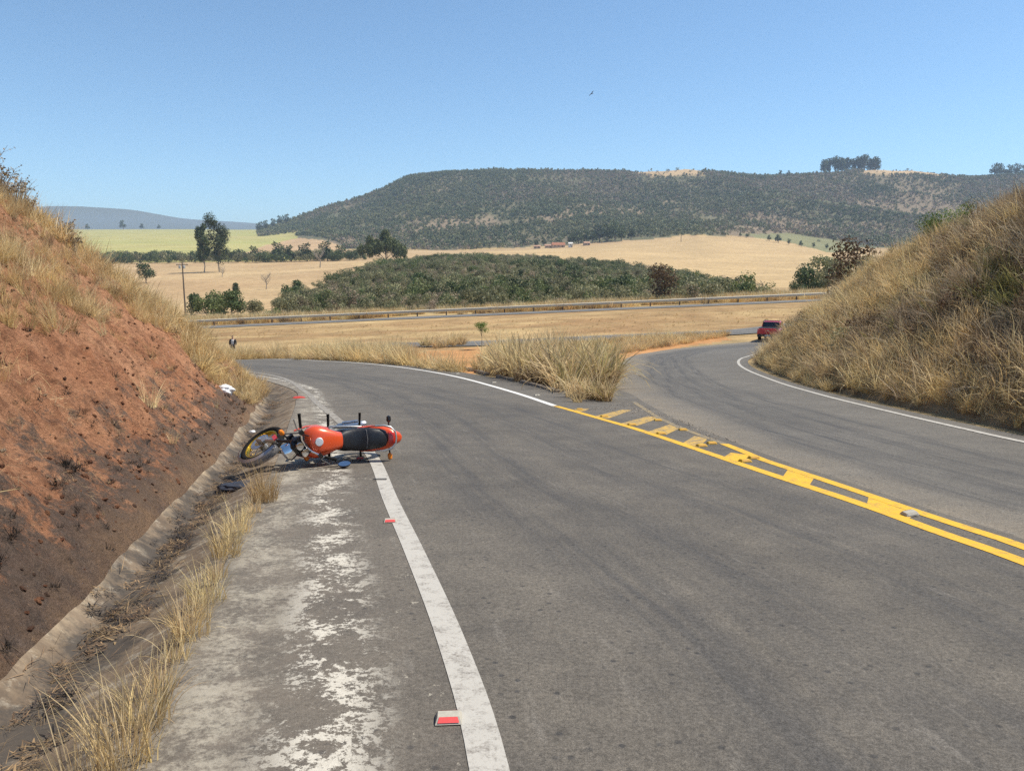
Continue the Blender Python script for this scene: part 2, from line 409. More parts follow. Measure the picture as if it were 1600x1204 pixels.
paint(front & (gy > 800) & (gy < 1500) & inpoly(qx, qy, [(1150, 366), (1230, 364), (1335, 380), (1345, 391), (1300, 396), (1220, 376)]), (0.22, 0.21, 0.105))
paint(front & (gy > 1500) & (gy < 3000) & (inpoly(qx, qy, [(985, 255), (1095, 258), (1100, 274), (1040, 278), (985, 272)]) | inpoly(qx, qy, [(1350, 258), (1445, 260), (1540, 266), (1535, 279), (1430, 274), (1350, 275)])), (0.48, 0.34, 0.19))
paint(front & (gy > 4200), (0.10, 0.11, 0.075))
dirt = [(630, 552), (700, 546), (745, 540), (765, 565), (735, 584), (650, 573)], [(948, 540), (1010, 534), (1130, 521), (1140, 530), (1030, 547), (985, 556), (960, 573), (950, 590), (955, 606), (975, 628), (930, 632), (925, 590)]
for p_ in dirt: paint(front & (gy < 70) & inpoly(qx, qy, p_), (0.45, 0.235, 0.10))
n_r, n_a = gx.shape
V = np.stack([gx, gy, gz_low], -1).reshape(-1, 3)
g = NT('ground_soil_and_stubble', 0.95, 0.1)
a = g.attr('zone')
v1 = g.ramp(g.noise(0.35, 6, 0.65), [(0.3, 0.72), (0.7, 1.25)])
v2 = g.ramp(g.noise(4.5, 5, 0.7), [(0.3, 0.75), (0.7, 1.22)])
v3 = g.ramp(g.noise(0.02, 5, 0.6), [(0.3, 0.86), (0.7, 1.12)])
g.color(g.mix(1.0, g.mix(1.0, g.mix(1.0, a, v1, 'MULTIPLY'), v2, 'MULTIPLY'), v3, 'MULTIPLY'))
g.bump(g.noise(6, 6, 0.7), 0.5, 0.06)
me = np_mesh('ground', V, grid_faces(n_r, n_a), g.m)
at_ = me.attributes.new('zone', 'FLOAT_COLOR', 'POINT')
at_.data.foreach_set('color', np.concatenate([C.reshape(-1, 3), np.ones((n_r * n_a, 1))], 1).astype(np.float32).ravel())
ground = tag(link(bpy.data.objects.new('ground', me)), kind='structure')

# ---- lofted road sheets
def loft(name, L, Rr, mat, zoff, nu, nv, bulge=0.0):
    a, b = resample(L, n=nu), resample(Rr, n=nu)
    t = np.linspace(0, 1, nv)
    P = a[:, None] * (1 - t)[None, :, None] + b[:, None] * t[None, :, None]
    z = zbase(P[..., 0], P[..., 1]) + zoff
    u = arclen(0.5 * (a + b)); w = np.linalg.norm(a - b, axis=1)
    uv = np.stack([np.broadcast_to(u[:, None], z.shape), w[:, None] * t[None]], -1).reshape(-1, 2)
    me = np_mesh(name, np.concatenate([P, z[..., None]], -1).reshape(-1, 3), grid_faces(nu, nv), mat, uv=uv)
    return link(bpy.data.objects.new(name, me))
def strip(name, line, width, mat, zoff, parent, step=0.2, ends=(0, None)):
    p = resample(line, step=step)[ends[0]:ends[1]]
    a, b = offset(p, width / 2), offset(p, -width / 2)
    nu = len(p); P = np.stack([a, 0.5 * (a + b), b], 1); z = zbase(P[..., 0], P[..., 1]) + zoff
    u = arclen(p); uv = np.stack([np.repeat(u[:, None], 3, 1), np.broadcast_to(np.array([0, .5, 1])[None] * width, (nu, 3))], -1).reshape(-1, 2)
    return link(bpy.data.objects.new(name, np_mesh(name, np.concatenate([P, z[..., None]], -1).reshape(-1, 3), grid_faces(nu, 3), mat, uv=uv)), parent)

def asphalt(name, c1, c2, tracks, shoulder, dust=False):
    g = NT(name, 0.82, 0.35)
    fine = g.noise(170, 3, 0.7); mid = g.noise(2.2, 6, 0.65); big = g.noise(0.35, 4, 0.6)
    col = g.mix(g.ramp(mid, [(0.32, 0), (0.68, 1)]), c1, c2)
    col = g.mix(1.0, col, g.ramp(big, [(0.3, 0.84), (0.7, 1.14)]), 'MULTIPLY')
    # dark wheel tracks follow the lane
    uv = g.co(uv=True); sep = g.n('ShaderNodeSeparateXYZ'); g.l(uv, sep.inputs[0])
    wob = g.math('MULTIPLY', g.math('SUBTRACT', g.noise(0.12, 3, 0.5, g.co((1, 0.05, 1), uv=True)), 0.5), 2.4)
    lat = g.math('ADD', sep.outputs['Y'], wob)
    ssum = None
    for pos, wd in tracks:
        d = g.math('ABSOLUTE', g.math('SUBTRACT', lat, pos)); q = g.ramp(g.math('DIVIDE', d, wd), [(0.0, 1), (1.0, 0)])
        ssum = q if ssum is None else g.mix(1.0, ssum, q, 'ADD')
    streak = g.ramp(g.noise(1.0, 5, 0.65, g.co((0.35, 7, 1), uv=True)), [(0.36, 0.15), (0.62, 1)])
    col = g.mix(g.math('MULTIPLY', g.mix(1.0, ssum, streak, 'MULTIPLY'), 0.85 if dust else 0.68), col, (0.052, 0.051, 0.052))
    if dust: col = g.mix(g.math('MULTIPLY', g.ramp(g.math('DIVIDE', lat, 2.6), [(0.25, 1), (0.75, 0)]), g.ramp(g.noise(1.6, 6, 0.7), [(0.3, 0.3), (0.6, 0.9)])), col, (0.20, 0.168, 0.128))
    spots = g.ramp(g.vor(11), [(0.12, 1), (0.22, 0)])
    spots = g.math('MULTIPLY', spots, g.ramp(g.noise(3.1, 4, 0.6), [(0.45, 0), (0.54, 0.85)]))
    col = g.mix(spots, col, (0.045, 0.043, 0.042))
    scuff = g.ramp(g.noise(1.4, 5, 0.7, g.co((0.6, 4, 1), uv=True)), [(0.60, 0), (0.72, 0.45)])
    col = g.mix(scuff, col, (0.21, 0.19, 0.165))
    spark = g.ramp(g.vor(60), [(0.03, 1), (0.07, 0)])
    col = g.mix(g.math('MULTIPLY', spark, g.ramp(g.noise(25, 2), [(0.52, 0), (0.6, 0.7)])), col, (0.34, 0.31, 0.27))
    col = g.mix(1.0, col, g.ramp(fine, [(0.30, 0.45), (0.70, 1.5)]), 'MULTIPLY')
    col = g.mix(1.0, col, g.ramp(g.noise(42, 4, 0.75), [(0.32, 0.62), (0.68, 1.38)]), 'MULTIPLY')
    if shoulder:   # chalky mortar crust left on the shoulder, in two ragged bands
        def band(x, c, w): return g.ramp(g.math('DIVIDE', g.math('ABSOLUTE', g.math('SUBTRACT', x, c)), w), [(0.25, 1), (1.0, 0)])
        crust = g.noise(2.6, 9, 0.8, g.co((1, 1, 1)), 0.3); crust2 = g.noise(26, 6, 0.8)
        cr = g.math('ADD', g.math('MULTIPLY', crust, 0.6), g.math('MULTIPLY', crust2, 0.4))
        y = sep.outputs['Y']
        b1 = g.math('MULTIPLY', band(y, 0.28, 0.34), g.ramp(cr, [(0.47, 0.0), (0.56, 0.62)]))
        b2 = g.math('MULTIPLY', band(y, 0.80, 0.34), g.ramp(cr, [(0.515, 0), (0.53, 0.95)]))
        b3 = g.math('MULTIPLY', band(y, 1.25, 0.3), g.ramp(cr, [(0.575, 0), (0.595, 0.8)]))
        pale = g.mix(g.noise(30, 4, 0.7), (0.30, 0.265, 0.20), (0.56, 0.51, 0.42))
        col = g.mix(g.ramp(g.noise(6, 4), [(0.3, 0.12), (0.7, 0.5)]), col, g.mix(band(y, 0.1, 1.5), col, (0.20, 0.165, 0.13)))
        pale2 = g.mix(g.noise(30, 4, 0.7), (0.42, 0.385, 0.32), (0.66, 0.62, 0.54))
        for b_, p_ in ((b1, pale), (b2, pale2), (b3, pale)): col = g.mix(b_, col, p_)
    g.color(col); g.bump(g.math('ADD', fine, g.math('MULTIPLY', g.noise(60, 3), 0.8)), 0.55, 0.006)
    return g.m
ASPH1 = asphalt('worn_asphalt', (0.098, 0.087, 0.074), (0.138, 0.121, 0.099), [(2.75, 0.55), (3.55, 0.5), (4.7, 0.6), (5.5, 0.45)], True)
ASPH2 = asphalt('grey_asphalt', (0.108, 0.098, 0.086), (0.142, 0.129, 0.110), [(1.9, 0.5), (2.7, 0.5), (3.5, 0.6), (4.3, 0.4)], False, True)
def paintmat(name, c, worn, lo, hi):
    g = NT(name, 0.7, 0.3)
    k = g.ramp(g.math('ADD', g.math('MULTIPLY', g.noise(9, 7, 0.75), 0.65), g.math('MULTIPLY', g.noise(70, 3, 0.7), 0.35)), [(lo, 0), (hi, 1)])
    c2 = g.mix(g.noise(3, 5, 0.7), tuple(x * 0.84 for x in c), c)
    g.color(g.mix(k, c2, worn)); g.bump(g.noise(170, 3, 0.7), 0.4, 0.004)
    return g.m
WHITE = paintmat('white_road_paint', (0.47, 0.445, 0.40), (0.20, 0.178, 0.155), 0.50, 0.64)
WHITE2 = paintmat('white_road_paint_bright', (0.74, 0.72, 0.68), (0.25, 0.22, 0.19), 0.60, 0.70)
YELLOW = paintmat('yellow_road_paint', (0.74, 0.43, 0.03), (0.22, 0.16, 0.08), 0.50, 0.66)
YELLOW2 = paintmat('yellow_road_paint_worn', (0.66, 0.40, 0.06), (0.19, 0.16, 0.12), 0.42, 0.58)

WHITE3 = paintmat('white_road_paint_faded', (0.40, 0.37, 0.32), (0.17, 0.15, 0.128), 0.40, 0.56)
YELLOW3 = paintmat('yellow_road_paint_faded', (0.55, 0.36, 0.09), (0.165, 0.145, 0.115), 0.34, 0.52)
ramp_road = tag(loft('ramp_road', G_LINE, B_LINE, ASPH1, 0.0, 420, 40), kind='structure')
branch_road = tag(loft('branch_road', OUTER_R, offset(EDGE_R, -0.45), ASPH2, -0.006, 360, 24), kind='structure')
el = resample(EDGE_L, step=0.2); kb_ = int(np.argmax(el[:, 1] > 11.5))
strip('edge_line', el[:kb_ + 1], 0.148, WHITE, 0.004, ramp_road)
strip('edge_line', el[kb_:], 0.148, WHITE3, 0.004, ramp_road)
strip('edge_line', EDGE_FAR, 0.15, WHITE2, 0.004, ramp_road)
strip('edge_line', EDGE_R, 0.13, WHITE, 0.002, branch_road)
strip('centre_line', YEL_1, 0.14, YELLOW, 0.004, ramp_road)
n2 = len(resample(YEL_2, step=0.2))
strip('centre_line', YEL_2, 0.13, YELLOW, 0.004, ramp_road, ends=(0, n2 - 44))
strip('centre_line', YEL_2, 0.11, YELLOW3, 0.004, ramp_road, ends=(n2 - 45, n2 - 10))
def quad_patch(name, poly, mat, zoff, parent):
    p = np.array([tuple(bp(*q)[:2]) for q in poly]); n = 8
    t = np.linspace(0, 1, n)
    top = p[0] * (1 - t)[:, None] + p[1] * t[:, None]; bot = p[3] * (1 - t)[:, None] + p[2] * t[:, None]
    P = top[:, None] * (1 - t)[None, :, None] + bot[:, None] * t[None, :, None]
    z = zbase(P[..., 0], P[..., 1]) + zoff
    return link(bpy.data.objects.new(name, np_mesh(name, np.concatenate([P, z[..., None]], -1).reshape(-1, 3), grid_faces(n, n), mat)), parent)
# hatch bars of the painted nose, each between the two yellow lines
for c4, m in (([(1358, 773), (1436, 800), (1420, 810), (1354, 790)], YELLOW), ([(1232, 732), (1272, 746.5), (1264, 759), (1223, 745)], YELLOW), ([(1142, 707), (1172, 711), (1158, 723), (1131, 714)], YELLOW),
              ([(1085, 681), (1107, 684), (1092, 699), (1067, 692)], YELLOW2), ([(1049, 662), (1065, 667.5), (1041, 679), (1010, 675)], YELLOW2), ([(1013, 650), (1031, 652.5), (996, 665), (968, 662)], YELLOW2), ([(972, 640), (988, 640.5), (951, 653.5), (928, 650.5)], YELLOW2), ([(897, 639), (921, 638), (915, 641.5), (903, 643)], YELLOW2)):
    quad_patch('hatch_bar', c4, m, 0.0025, ramp_road)

# ---- the two roads further off
ASPH3 = asphalt('far_asphalt', (0.150, 0.140, 0.128), (0.18, 0.168, 0.15), [(1.5, 0.8), (3.2, 0.8)], False)
sv = catmull(pix([(600, 539.5), (650, 538.5), (745, 536.5), (850, 532), (950, 527.5), (1060, 522.5), (1165, 517.5)]) + [(34, 76), (46, 78)], 0.5)
tag(loft('service_road', offset(sv, 2.0), offset(sv, -2.0), ASPH3, 0.03, 160, 8), kind='structure')
rail_px = lambda x: 503 - (x - 290) * 45.5 / 1022
hw = catmull([tuple(at(x, 102.5)[:2]) for x in (-200, 0, 290, 500, 700, 900, 1100, 1310, 1500)], 1.0)
tag(loft('highway', offset(hw, 3.4), offset(hw, -3.4), ASPH3, 0.06, 200, 8), kind='structure')

# ---- concrete gutter along the shoulder
g = NT('stained_concrete', 0.9, 0.2)
uvv = g.co(uv=True); sp = g.n('ShaderNodeSeparateXYZ'); g.l(uvv, sp.inputs[0]); lat = sp.outputs['Y']
cn = g.mix(g.ramp(g.noise(1.6, 6, 0.7), [(0.3, 0), (0.7, 1)]), (0.13, 0.092, 0.062), (0.24, 0.18, 0.125))
cn = g.mix(g.ramp(g.noise(5, 6, 0.75, g.co((1, 1, 1))), [(0.52, 0), (0.62, 0.8)]), cn, (0.36, 0.31, 0.24))
lip = g.math('MULTIPLY', g.ramp(lat, [(0.72, 0), (0.84, 1)]), g.ramp(g.noise(2.0, 7, 0.75, g.co((1, 0.3, 1), uv=True)), [(0.46, 0.0), (0.60, 0.9)]))
cn = g.mix(lip, cn, g.mix(g.noise(24, 4, 0.7), (0.28, 0.205, 0.13), (0.54, 0.44, 0.31)))
soot = g.ramp(g.math('ADD', g.noise(2.1, 7, 0.75), g.math('MULTIPLY', g.ramp(g.math('ABSOLUTE', g.math('SUBTRACT', lat, 0.6)), [(0.0, 1), (0.25, 0)]), 0.2)), [(0.50, 0), (0.64, 0.92)])
cn = g.mix(soot, cn, (0.055, 0.048, 0.043))
cn = g.mix(g.ramp(g.noise(40, 4, 0.7), [(0.3, 0.4), (0.7, 0)]), cn, (0.10, 0.08, 0.06))
g.color(cn); g.bump(g.noise(34, 5, 0.7), 0.5, 0.012)
gl = G_LINE[:int(len(G_LINE) * 0.93)]
prof = [(-0.06, -0.03), (0.0, -0.012), (0.10, -0.035), (0.25, -0.10), (0.40, -0.165), (0.52, -0.20), (0.66, -0.20), (0.74, -0.15), (0.82, -0.085), (0.90, -0.02), (0.98, 0.04), (1.05, 0.075), (1.10, 0.07), (1.25, -0.12)]
gu = resample(gl, step=0.09); nrm = normals(gu); ulen = arclen(gu)
PV, UVs = [], []
for s_, dz in prof:
    wob = fbm(ulen * 0.9, np.full_like(ulen, s_ * 3), 3, 61) * (0.03 if s_ > 0.3 else 0.012)
    q = gu + nrm * (s_ + wob)[:, None]
    PV.append(np.column_stack([q, zbase(q[:, 0], q[:, 1]) + dz + fbm(ulen * 2.2, np.full_like(ulen, s_ * 5), 3, 62) * 0.012 * (s_ > 0.02)])); UVs.append(np.column_stack([ulen, np.full_like(ulen, s_)]))
PV = np.stack(PV, 1); UVs = np.stack(UVs, 1)
gutter = tag(link(bpy.data.objects.new('gutter', np_mesh('gutter', PV.reshape(-1, 3), grid_faces(len(gu), len(prof))[:, ::-1], g.m, uv=UVs.reshape(-1, 2)))), kind='structure')

# ---- cut banks
class Bank:
    def __init__(s, name, line, side, ss, Hf, slope_f, toe, seed, mat, amp=1.0, drop=0.3):
        n = normals(line) * side; u = arclen(line)
        X = line[:, None, 0] + n[:, None, 0] * ss[None]; Y = line[:, None, 1] + n[:, None, 1] * ss[None]
        H = Hf(line[:, 1])[:, None]; slope = slope_f(line[:, 1])[:, None]; ss_ = ss[None]
        a = np.where(ss_ < 0, ss_ * 1.6, np.where(ss_ < 0.5, ss_ * slope * 0.8, ss_ * slope - 0.1 * slope)) + toe
        kk = 1.8
        z = -np.log(np.exp(-kk * a) + np.exp(-kk * (H + 0.05 * ss[None]))) / kk
        z = np.where(a < -0.2, a, z)
        U = np.broadcast_to(u[:, None], X.shape); S = np.broadcast_to(ss[None], X.shape)
        e = sstep(0.0, 0.9, S) * amp
        z = z + e * (fbm(U * 0.35, S * 0.45, 3, seed) * 0.34 + fbm(U * 1.6, S * 0.7, 3, seed + 1) * 0.15 - np.abs(fbm(U * 1.9, S * 0.3, 3, seed + 6)) * 0.22 + 0.06) + sstep(0.0, 0.25, S) * amp * (fbm(U * 3.7, S * 3.7, 4, seed + 2) * 0.11 + np.abs(fbm(U * 7, S * 7, 3, seed + 3)) * 0.10 + np.abs(fbm(U * 17, S * 17, 2, seed + 4)) * 0.035)
        s.P = np.stack([X, Y, zbase(X, Y) + z], -1); s.u = u; s.ss = ss
        uv = np.stack([U, S], -1).reshape(-1, 2)
        f = grid_faces(len(line), len(ss)); f = f[:, ::-1] if side > 0 else f
        s.o = tag(link(bpy.data.objects.new(name, np_mesh(name, s.P.reshape(-1, 3), f, mat, uv=uv))), kind='structure')
    def sample(s, n, rng, smax=None, umax=None):
        iu = rng.random(n) * (umax or (len(s.u) - 1.01)); js = rng.random(n) * (np.searchsorted(s.ss, smax or s.ss[-1]) - 1.01)
        # even by area: pick along length and across metres
        uu = rng.random(n) * (s.u[-1] if umax is None else umax); sv_ = rng.random(n) * (smax or s.ss[-1])
        iu = np.interp(uu, s.u, np.arange(len(s.u))); js = np.interp(sv_, s.ss, np.arange(len(s.ss)))
        i = np.clip(iu.astype(int), 0, len(s.u) - 2); j = np.clip(js.astype(int), 0, len(s.ss) - 2); a = (iu - i)[:, None]; b = (js - j)[:, None]
        P = s.P
        return (P[i, j] * (1 - b) + P[i, j + 1] * b) * (1 - a) + (P[i + 1, j] * (1 - b) + P[i + 1, j + 1] * b) * a, uu, sv_

g = NT('burnt_red_earth', 0.95, 0.1)
uvv = g.co(uv=True); sp = g.n('ShaderNodeSeparateXYZ'); g.l(uvv, sp.inputs[0]); S_ = sp.outputs['Y']
red = g.mix(g.ramp(g.noise(0.8, 6, 0.7), [(0.3, 0), (0.7, 1)]), (0.40, 0.168, 0.086), (0.62, 0.33, 0.19))
red = g.mix(g.ramp(g.noise(5.5, 6, 0.72), [(0.36, 0.7), (0.56, 0)]), red, (0.17, 0.078, 0.046))
red = g.mix(g.ramp(g.noise(9, 4, 0.6), [(0.58, 0), (0.72, 0.6)]), red, (0.50, 0.27, 0.14))
ash_f = g.math('ADD', g.noise(0.75, 6, 0.7), g.ramp(S_, [(0.0, 0.17), (0.10, 0.10), (0.28, -0.12), (1.0, -0.25)]))
q = g.n('ShaderNodeMapRange'); g.l(S_, q.inputs[0]); q.inputs[1].default_value = 0; q.inputs[2].default_value = 8.0; q.inputs[3].default_value = 0.15; q.inputs[4].default_value = -1.35
ash_f = g.math('ADD', g.noise(1.5, 10, 0.85), q.outputs[0])
ashc = g.mix(g.noise(7, 5, 0.7), (0.03, 0.027, 0.026), (0.19, 0.16, 0.135))
red = g.mix(g.ramp(ash_f, [(0.50, 0), (0.58, 0.85)]), red, ashc)
red = g.mix(g.ramp(g.noise(15, 5, 0.75), [(0.60, 0), (0.68, 0.75)]), red, (0.06, 0.04, 0.03))
red = g.mix(g.ramp(g.noise(21, 5, 0.75), [(0.62, 0), (0.70, 0.7)]), red, (0.52, 0.34, 0.21))
bot = g.ramp(S_, [(0.0, 1), (0.22, 0)]); red = g.mix(g.math('MULTIPLY', bot, g.ramp(g.noise(2, 5, .7), [(0.35, 0), (0.6, 0.8)])), red, (0.30, 0.19, 0.115))
high = g.n('ShaderNodeMapRange'); g.l(S_, high.inputs[0]); high.inputs[1].default_value = 2.0; high.inputs[2].default_value = 5.0
red = g.mix(g.math('MULTIPLY', high.outputs[0], g.ramp(g.noise(1.1, 6, 0.7), [(0.42, 0), (0.6, 0.65)])), red, (0.33, 0.24, 0.14))
g.color(g.mix(1.0, red, g.ramp(g.noise(38, 5, 0.75), [(0.25, 0.62), (0.75, 1.3)]), 'MULTIPLY'))
g.bump(g.math('ADD', g.noise(13, 8, 0.75), g.math('MULTIPLY', g.noise(60, 4, 0.7), 0.25)), 1.0, 0.10)
EARTH = g.m
gl2 = resample(G_LINE[:int(len(G_LINE) * 0.97)], step=0.055)
lip_line = resample(offset(gl2, 0.88), step=0.07)
ssL = np.concatenate([np.arange(-0.25, 5.5, 0.07), np.arange(5.5, 15, 0.5)])
bankL = Bank('cut_bank', lip_line, 1, ssL, lambda y: np.interp(y, [-5, 8, 14, 18, 22, 26, 30, 34, 38, 44], [4.9, 4.8, 4.5, 3.95, 3.1, 2.3, 1.65, 1.1, 0.7, 0.4]), lambda y: np.interp(y, [-5, 10, 14, 18, 22, 26, 32], [1.12, 1.12, 1.08, 0.96, 0.74, 0.57, 0.45]), 0.0, 101, EARTH)
g = NT('dry_hillside_soil', 0.95, 0.1)
g.color(g.mix(g.ramp(g.noise(1.2, 7, 0.7), [(0.3, 0), (0.7, 1)]), (0.22, 0.15, 0.085), (0.38, 0.26, 0.14))); g.bump(g.noise(12, 7, 0.75), 1.0, 0.08)
er = resample(EDGE_R[:int(len(EDGE_R) * 0.96)], step=0.16)
foot = resample(offset(er, -0.95), step=0.16)
ssR = np.concatenate([np.arange(-0.3, 7.5, 0.16), np.arange(7.5, 12, 0.5)])
bankR = Bank('grassy_hillside', foot, -1, ssR, lambda y: np.interp(y, [-6, 5, 14, 22, 30, 38, 44, 48, 52, 64, 68], [6.4, 6.4, 6.3, 6.0, 5.3, 3.5, 1.6, 0.7, 0.25, 0.1, 0.1]), lambda y: np.interp(y, [0, 30, 50], [1.0, 0.95, 0.8]), 0.02, 201, g.m, 0.8)

# ================================================================== VEGETATION
STRAW = leafy('dry_straw', (0.46, 0.32, 0.135), (0.74, 0.56, 0.28), 0.35)
STRAW_PALE = leafy('pale_dry_grass', (0.52, 0.40, 0.20), (0.80, 0.66, 0.38), 0.35)
BROWN = leafy('brown_dry_brush', (0.19, 0.13, 0.075), (0.46, 0.33, 0.185), 0.25)
DULL = leafy('dull_grey_brush', (0.24, 0.185, 0.12), (0.46, 0.365, 0.235), 0.25)
OLIVE = leafy('olive_grass', (0.18, 0.17, 0.055), (0.36, 0.32, 0.12), 0.3)
CANE = leafy('cane_grass_leaf', (0.42, 0.30, 0.14), (0.80, 0.63, 0.34), 0.4)
CANE_G = leafy('greenish_cane_leaf', (0.32, 0.28, 0.10), (0.58, 0.48, 0.20), 0.35)
BURNT = leafy('burnt_stubble', (0.012, 0.011, 0.010), (0.06, 0.045, 0.035), 0.0)
LITTER = leafy('leaf_litter', (0.06, 0.042, 0.03), (0.34, 0.225, 0.115), 0.1)
LEAF_DARK = leafy('dark_green_leaf', (0.036, 0.058, 0.018), (0.095, 0.125, 0.042), 0.2)
LEAF_MID = leafy('mid_green_leaf', (0.075, 0.105, 0.032), (0.175, 0.20, 0.07), 0.25)
LEAF_GREY = leafy('grey_green_scrub_leaf', (0.15, 0.155, 0.07), (0.30, 0.275, 0.14), 0.25)
LEAF_DRY = leafy('dry_brown_leaf', (0.105, 0.060, 0.032), (0.23, 0.14, 0.075), 0.2)
LEAF_FRESH = leafy('fresh_green_leaf', (0.10, 0.17, 0.03), (0.22, 0.30, 0.07), 0.3)
LEAF_HILL = leafy('hill_wood_leaf', (0.165, 0.175, 0.078), (0.28, 0.27, 0.125), 0.15, vv=0.15)
LEAF_HILLD = leafy('deep_hill_leaf', (0.10, 0.125, 0.055), (0.185, 0.205, 0.088), 0.15, vv=0.15)
LEAF_HILL2 = leafy('bare_hill_brush', (0.24, 0.185, 0.12), (0.36, 0.275, 0.18), 0.1, vv=0.15)
BARK = plain('grey_bark', (0.15, 0.12, 0.09), 0.9, var=0.35, scale=9)
BARK_PALE = plain('pale_bark', (0.33, 0.28, 0.22), 0.9, var=0.3, scale=9)

def tuft_mesh(name, mat, n, h, spread, lean, w, segs, rng, curl=0.5, hvar=0.5, flat=0.0):
    """n tapering blades that rise from a small base and bend over"""
    a = rng.random(n) * 2 * np.pi; r = spread * np.sqrt(rng.random(n))
    bx, by = r * np.cos(a), r * np.sin(a)
    hh = h * (1 - hvar * rng.random(n)); da = a + rng.normal(0, 0.9, n)
    l0 = lean * rng.random(n) + flat; cu = curl * rng.random(n)
    t = np.linspace(0, 1, segs + 1)
    th = l0[:, None] + cu[:, None] * t[None] * 1.6                     # angle from the vertical along the blade
    ds = hh[:, None] / segs
    dr = np.sin(th) * ds; dz = np.cos(th) * ds
    rr = np.concatenate([np.zeros((n, 1)), np.cumsum(dr[:, :-1], 1)], 1); zz = np.concatenate([np.zeros((n, 1)), np.cumsum(dz[:, :-1], 1)], 1)
    X = bx[:, None] + rr * np.cos(da)[:, None]; Y = by[:, None] + rr * np.sin(da)[:, None]
    wa = rng.random(n) * np.pi; ww = w * (0.6 + 0.8 * rng.random(n))[:, None] * (1 - 0.85 * t[None] ** 1.5) * 0.5
    L = np.stack([X - ww * np.cos(wa)[:, None], Y - ww * np.sin(wa)[:, None], zz], -1); Rr = np.stack([X + ww * np.cos(wa)[:, None], Y + ww * np.sin(wa)[:, None], zz], -1)
    V = np.stack([L, Rr], 2).reshape(-1, 3)                             # n, segs+1, 2
    b = (np.arange(n)[:, None] * (segs + 1) * 2 + np.arange(segs)[None] * 2).reshape(-1, 1)
    return np_mesh(name, V, b + np.array([[0, 1, 3, 2]]), mat, smooth=True)
def leaves(P, nrm, size, rng, asp=0.55):
    n = len(P); a = rng.normal(size=(n, 3)); a -= nrm * (a * nrm).sum(1, keepdims=True); a /= np.linalg.norm(a, axis=1, keepdims=True) + 1e-9
    b = np.cross(nrm, a); s = (size * (0.6 + 0.8 * rng.random(n)))[:, None]
    V = np.stack([P - a * s * 0.5, P + b * s * 0.5 * asp, P + a * s * 0.5, P - b * s * 0.5 * asp], 1).reshape(-1, 3)
    return V, np.arange(n * 4).reshape(-1, 4)
def blob_points(blobs, n, rng, shell=0.45):
    B = np.array(blobs, float); vol = B[:, 3] * B[:, 4] * B[:, 5]; k = rng.choice(len(B), n, p=vol / vol.sum())
    d = rng.normal(size=(n, 3)); d /= np.linalg.norm(d, axis=1, keepdims=True)
    r = (shell + (1 - shell) * rng.random(n) ** 0.7)[:, None]
    return B[k, :3] + d * r * B[k, 3:6], d
def crown_mesh(name, blobs, n, size, mat, rng, shell=0.45, asp=0.6):
    P, d = blob_points(blobs, n, rng, shell)
    nr = d + rng.normal(0, 0.6, size=d.shape); nr /= np.linalg.norm(nr, axis=1, keepdims=True)
    V, Fc = leaves(P, nr, size, rng, asp)
    return np_mesh(name, V, Fc, mat, smooth=False)
def round_blobs(w, h, z0, k, rng, squash=0.8):
    """lumps that make an uneven crown of width w between z0 and z0 + h"""
    out = []
    for i in range(k):
        a = rng.random() * 6.283; t = rng.random(); rr = w * 0.5 * (0.25 + 0.45 * rng.random()) * math.sin(math.pi * (0.2 + 0.7 * t)) ** 0.5
        s = w * (0.17 + 0.12 * rng.random())
        out.append((rr * math.cos(a), rr * math.sin(a), z0 + h * (0.18 + 0.68 * t), s, s, s * squash))
    return out
def limbs(mb, blobs, z0, r, rng, base=(0, 0)):
    top = max(b[2] for b in blobs)
    trunk = [(base[0], base[1], -0.15), (base[0] + 0.03 * top * rng.normal(), base[1] + 0.03 * top * rng.normal(), z0 * 0.6), (0.0, 0.0, z0 + (top - z0) * 0.35), (blobs[0][0] * 0.3, blobs[0][1] * 0.3, z0 + (top - z0) * 0.8)]
    mb.tube(trunk, [r, r * 0.8, r * 0.55, r * 0.2], 6)
    for b in blobs:
        st = Vector(trunk[1]).lerp(Vector(trunk[2]), rng.random()); e = Vector(b[:3])
        mid = st.lerp(e, 0.5) + Vector((0, 0, -0.04 * top))
        mb.tube([st, mid, e], [r * 0.42, r * 0.28, r * 0.08], 5)
class Plant:                                     # a tree or bush kind: trunk mesh + crown mesh, then placed one by one
    def __init__(s, kind, w, h, z0, k, n, leaf, mat, r, seed, bark=BARK, squash=0.8, shell=0.4, blobs=None, asp=0.6):
        rng = np.random.default_rng(seed); s.kind = kind; s.h = z0 + h
        bl = blobs or round_blobs(w, h, z0, k, rng, squash)
        mb = MB(); limbs(mb, bl[:14], z0, r, rng); s.trunk = mb.mesh('trunk', bark)
        s.crown = crown_mesh('crown', bl, n, leaf, mat, rng, shell, asp) if n else None
        s.first = True
    def place(s, p, scale, label, cat, group=None, rz=None, sink=0.0, sz=None):
        o = empty(s.kind, (p[0], p[1], p[2] - sink), random.random() * 6.28 if rz is None else rz)
        o.scale = (scale, scale, sz or scale)
        link(bpy.data.objects.new('trunk', s.trunk), o)
        if s.crown: link(bpy.data.objects.new('crown', s.crown), o)
        return tag(o, label, cat, group)

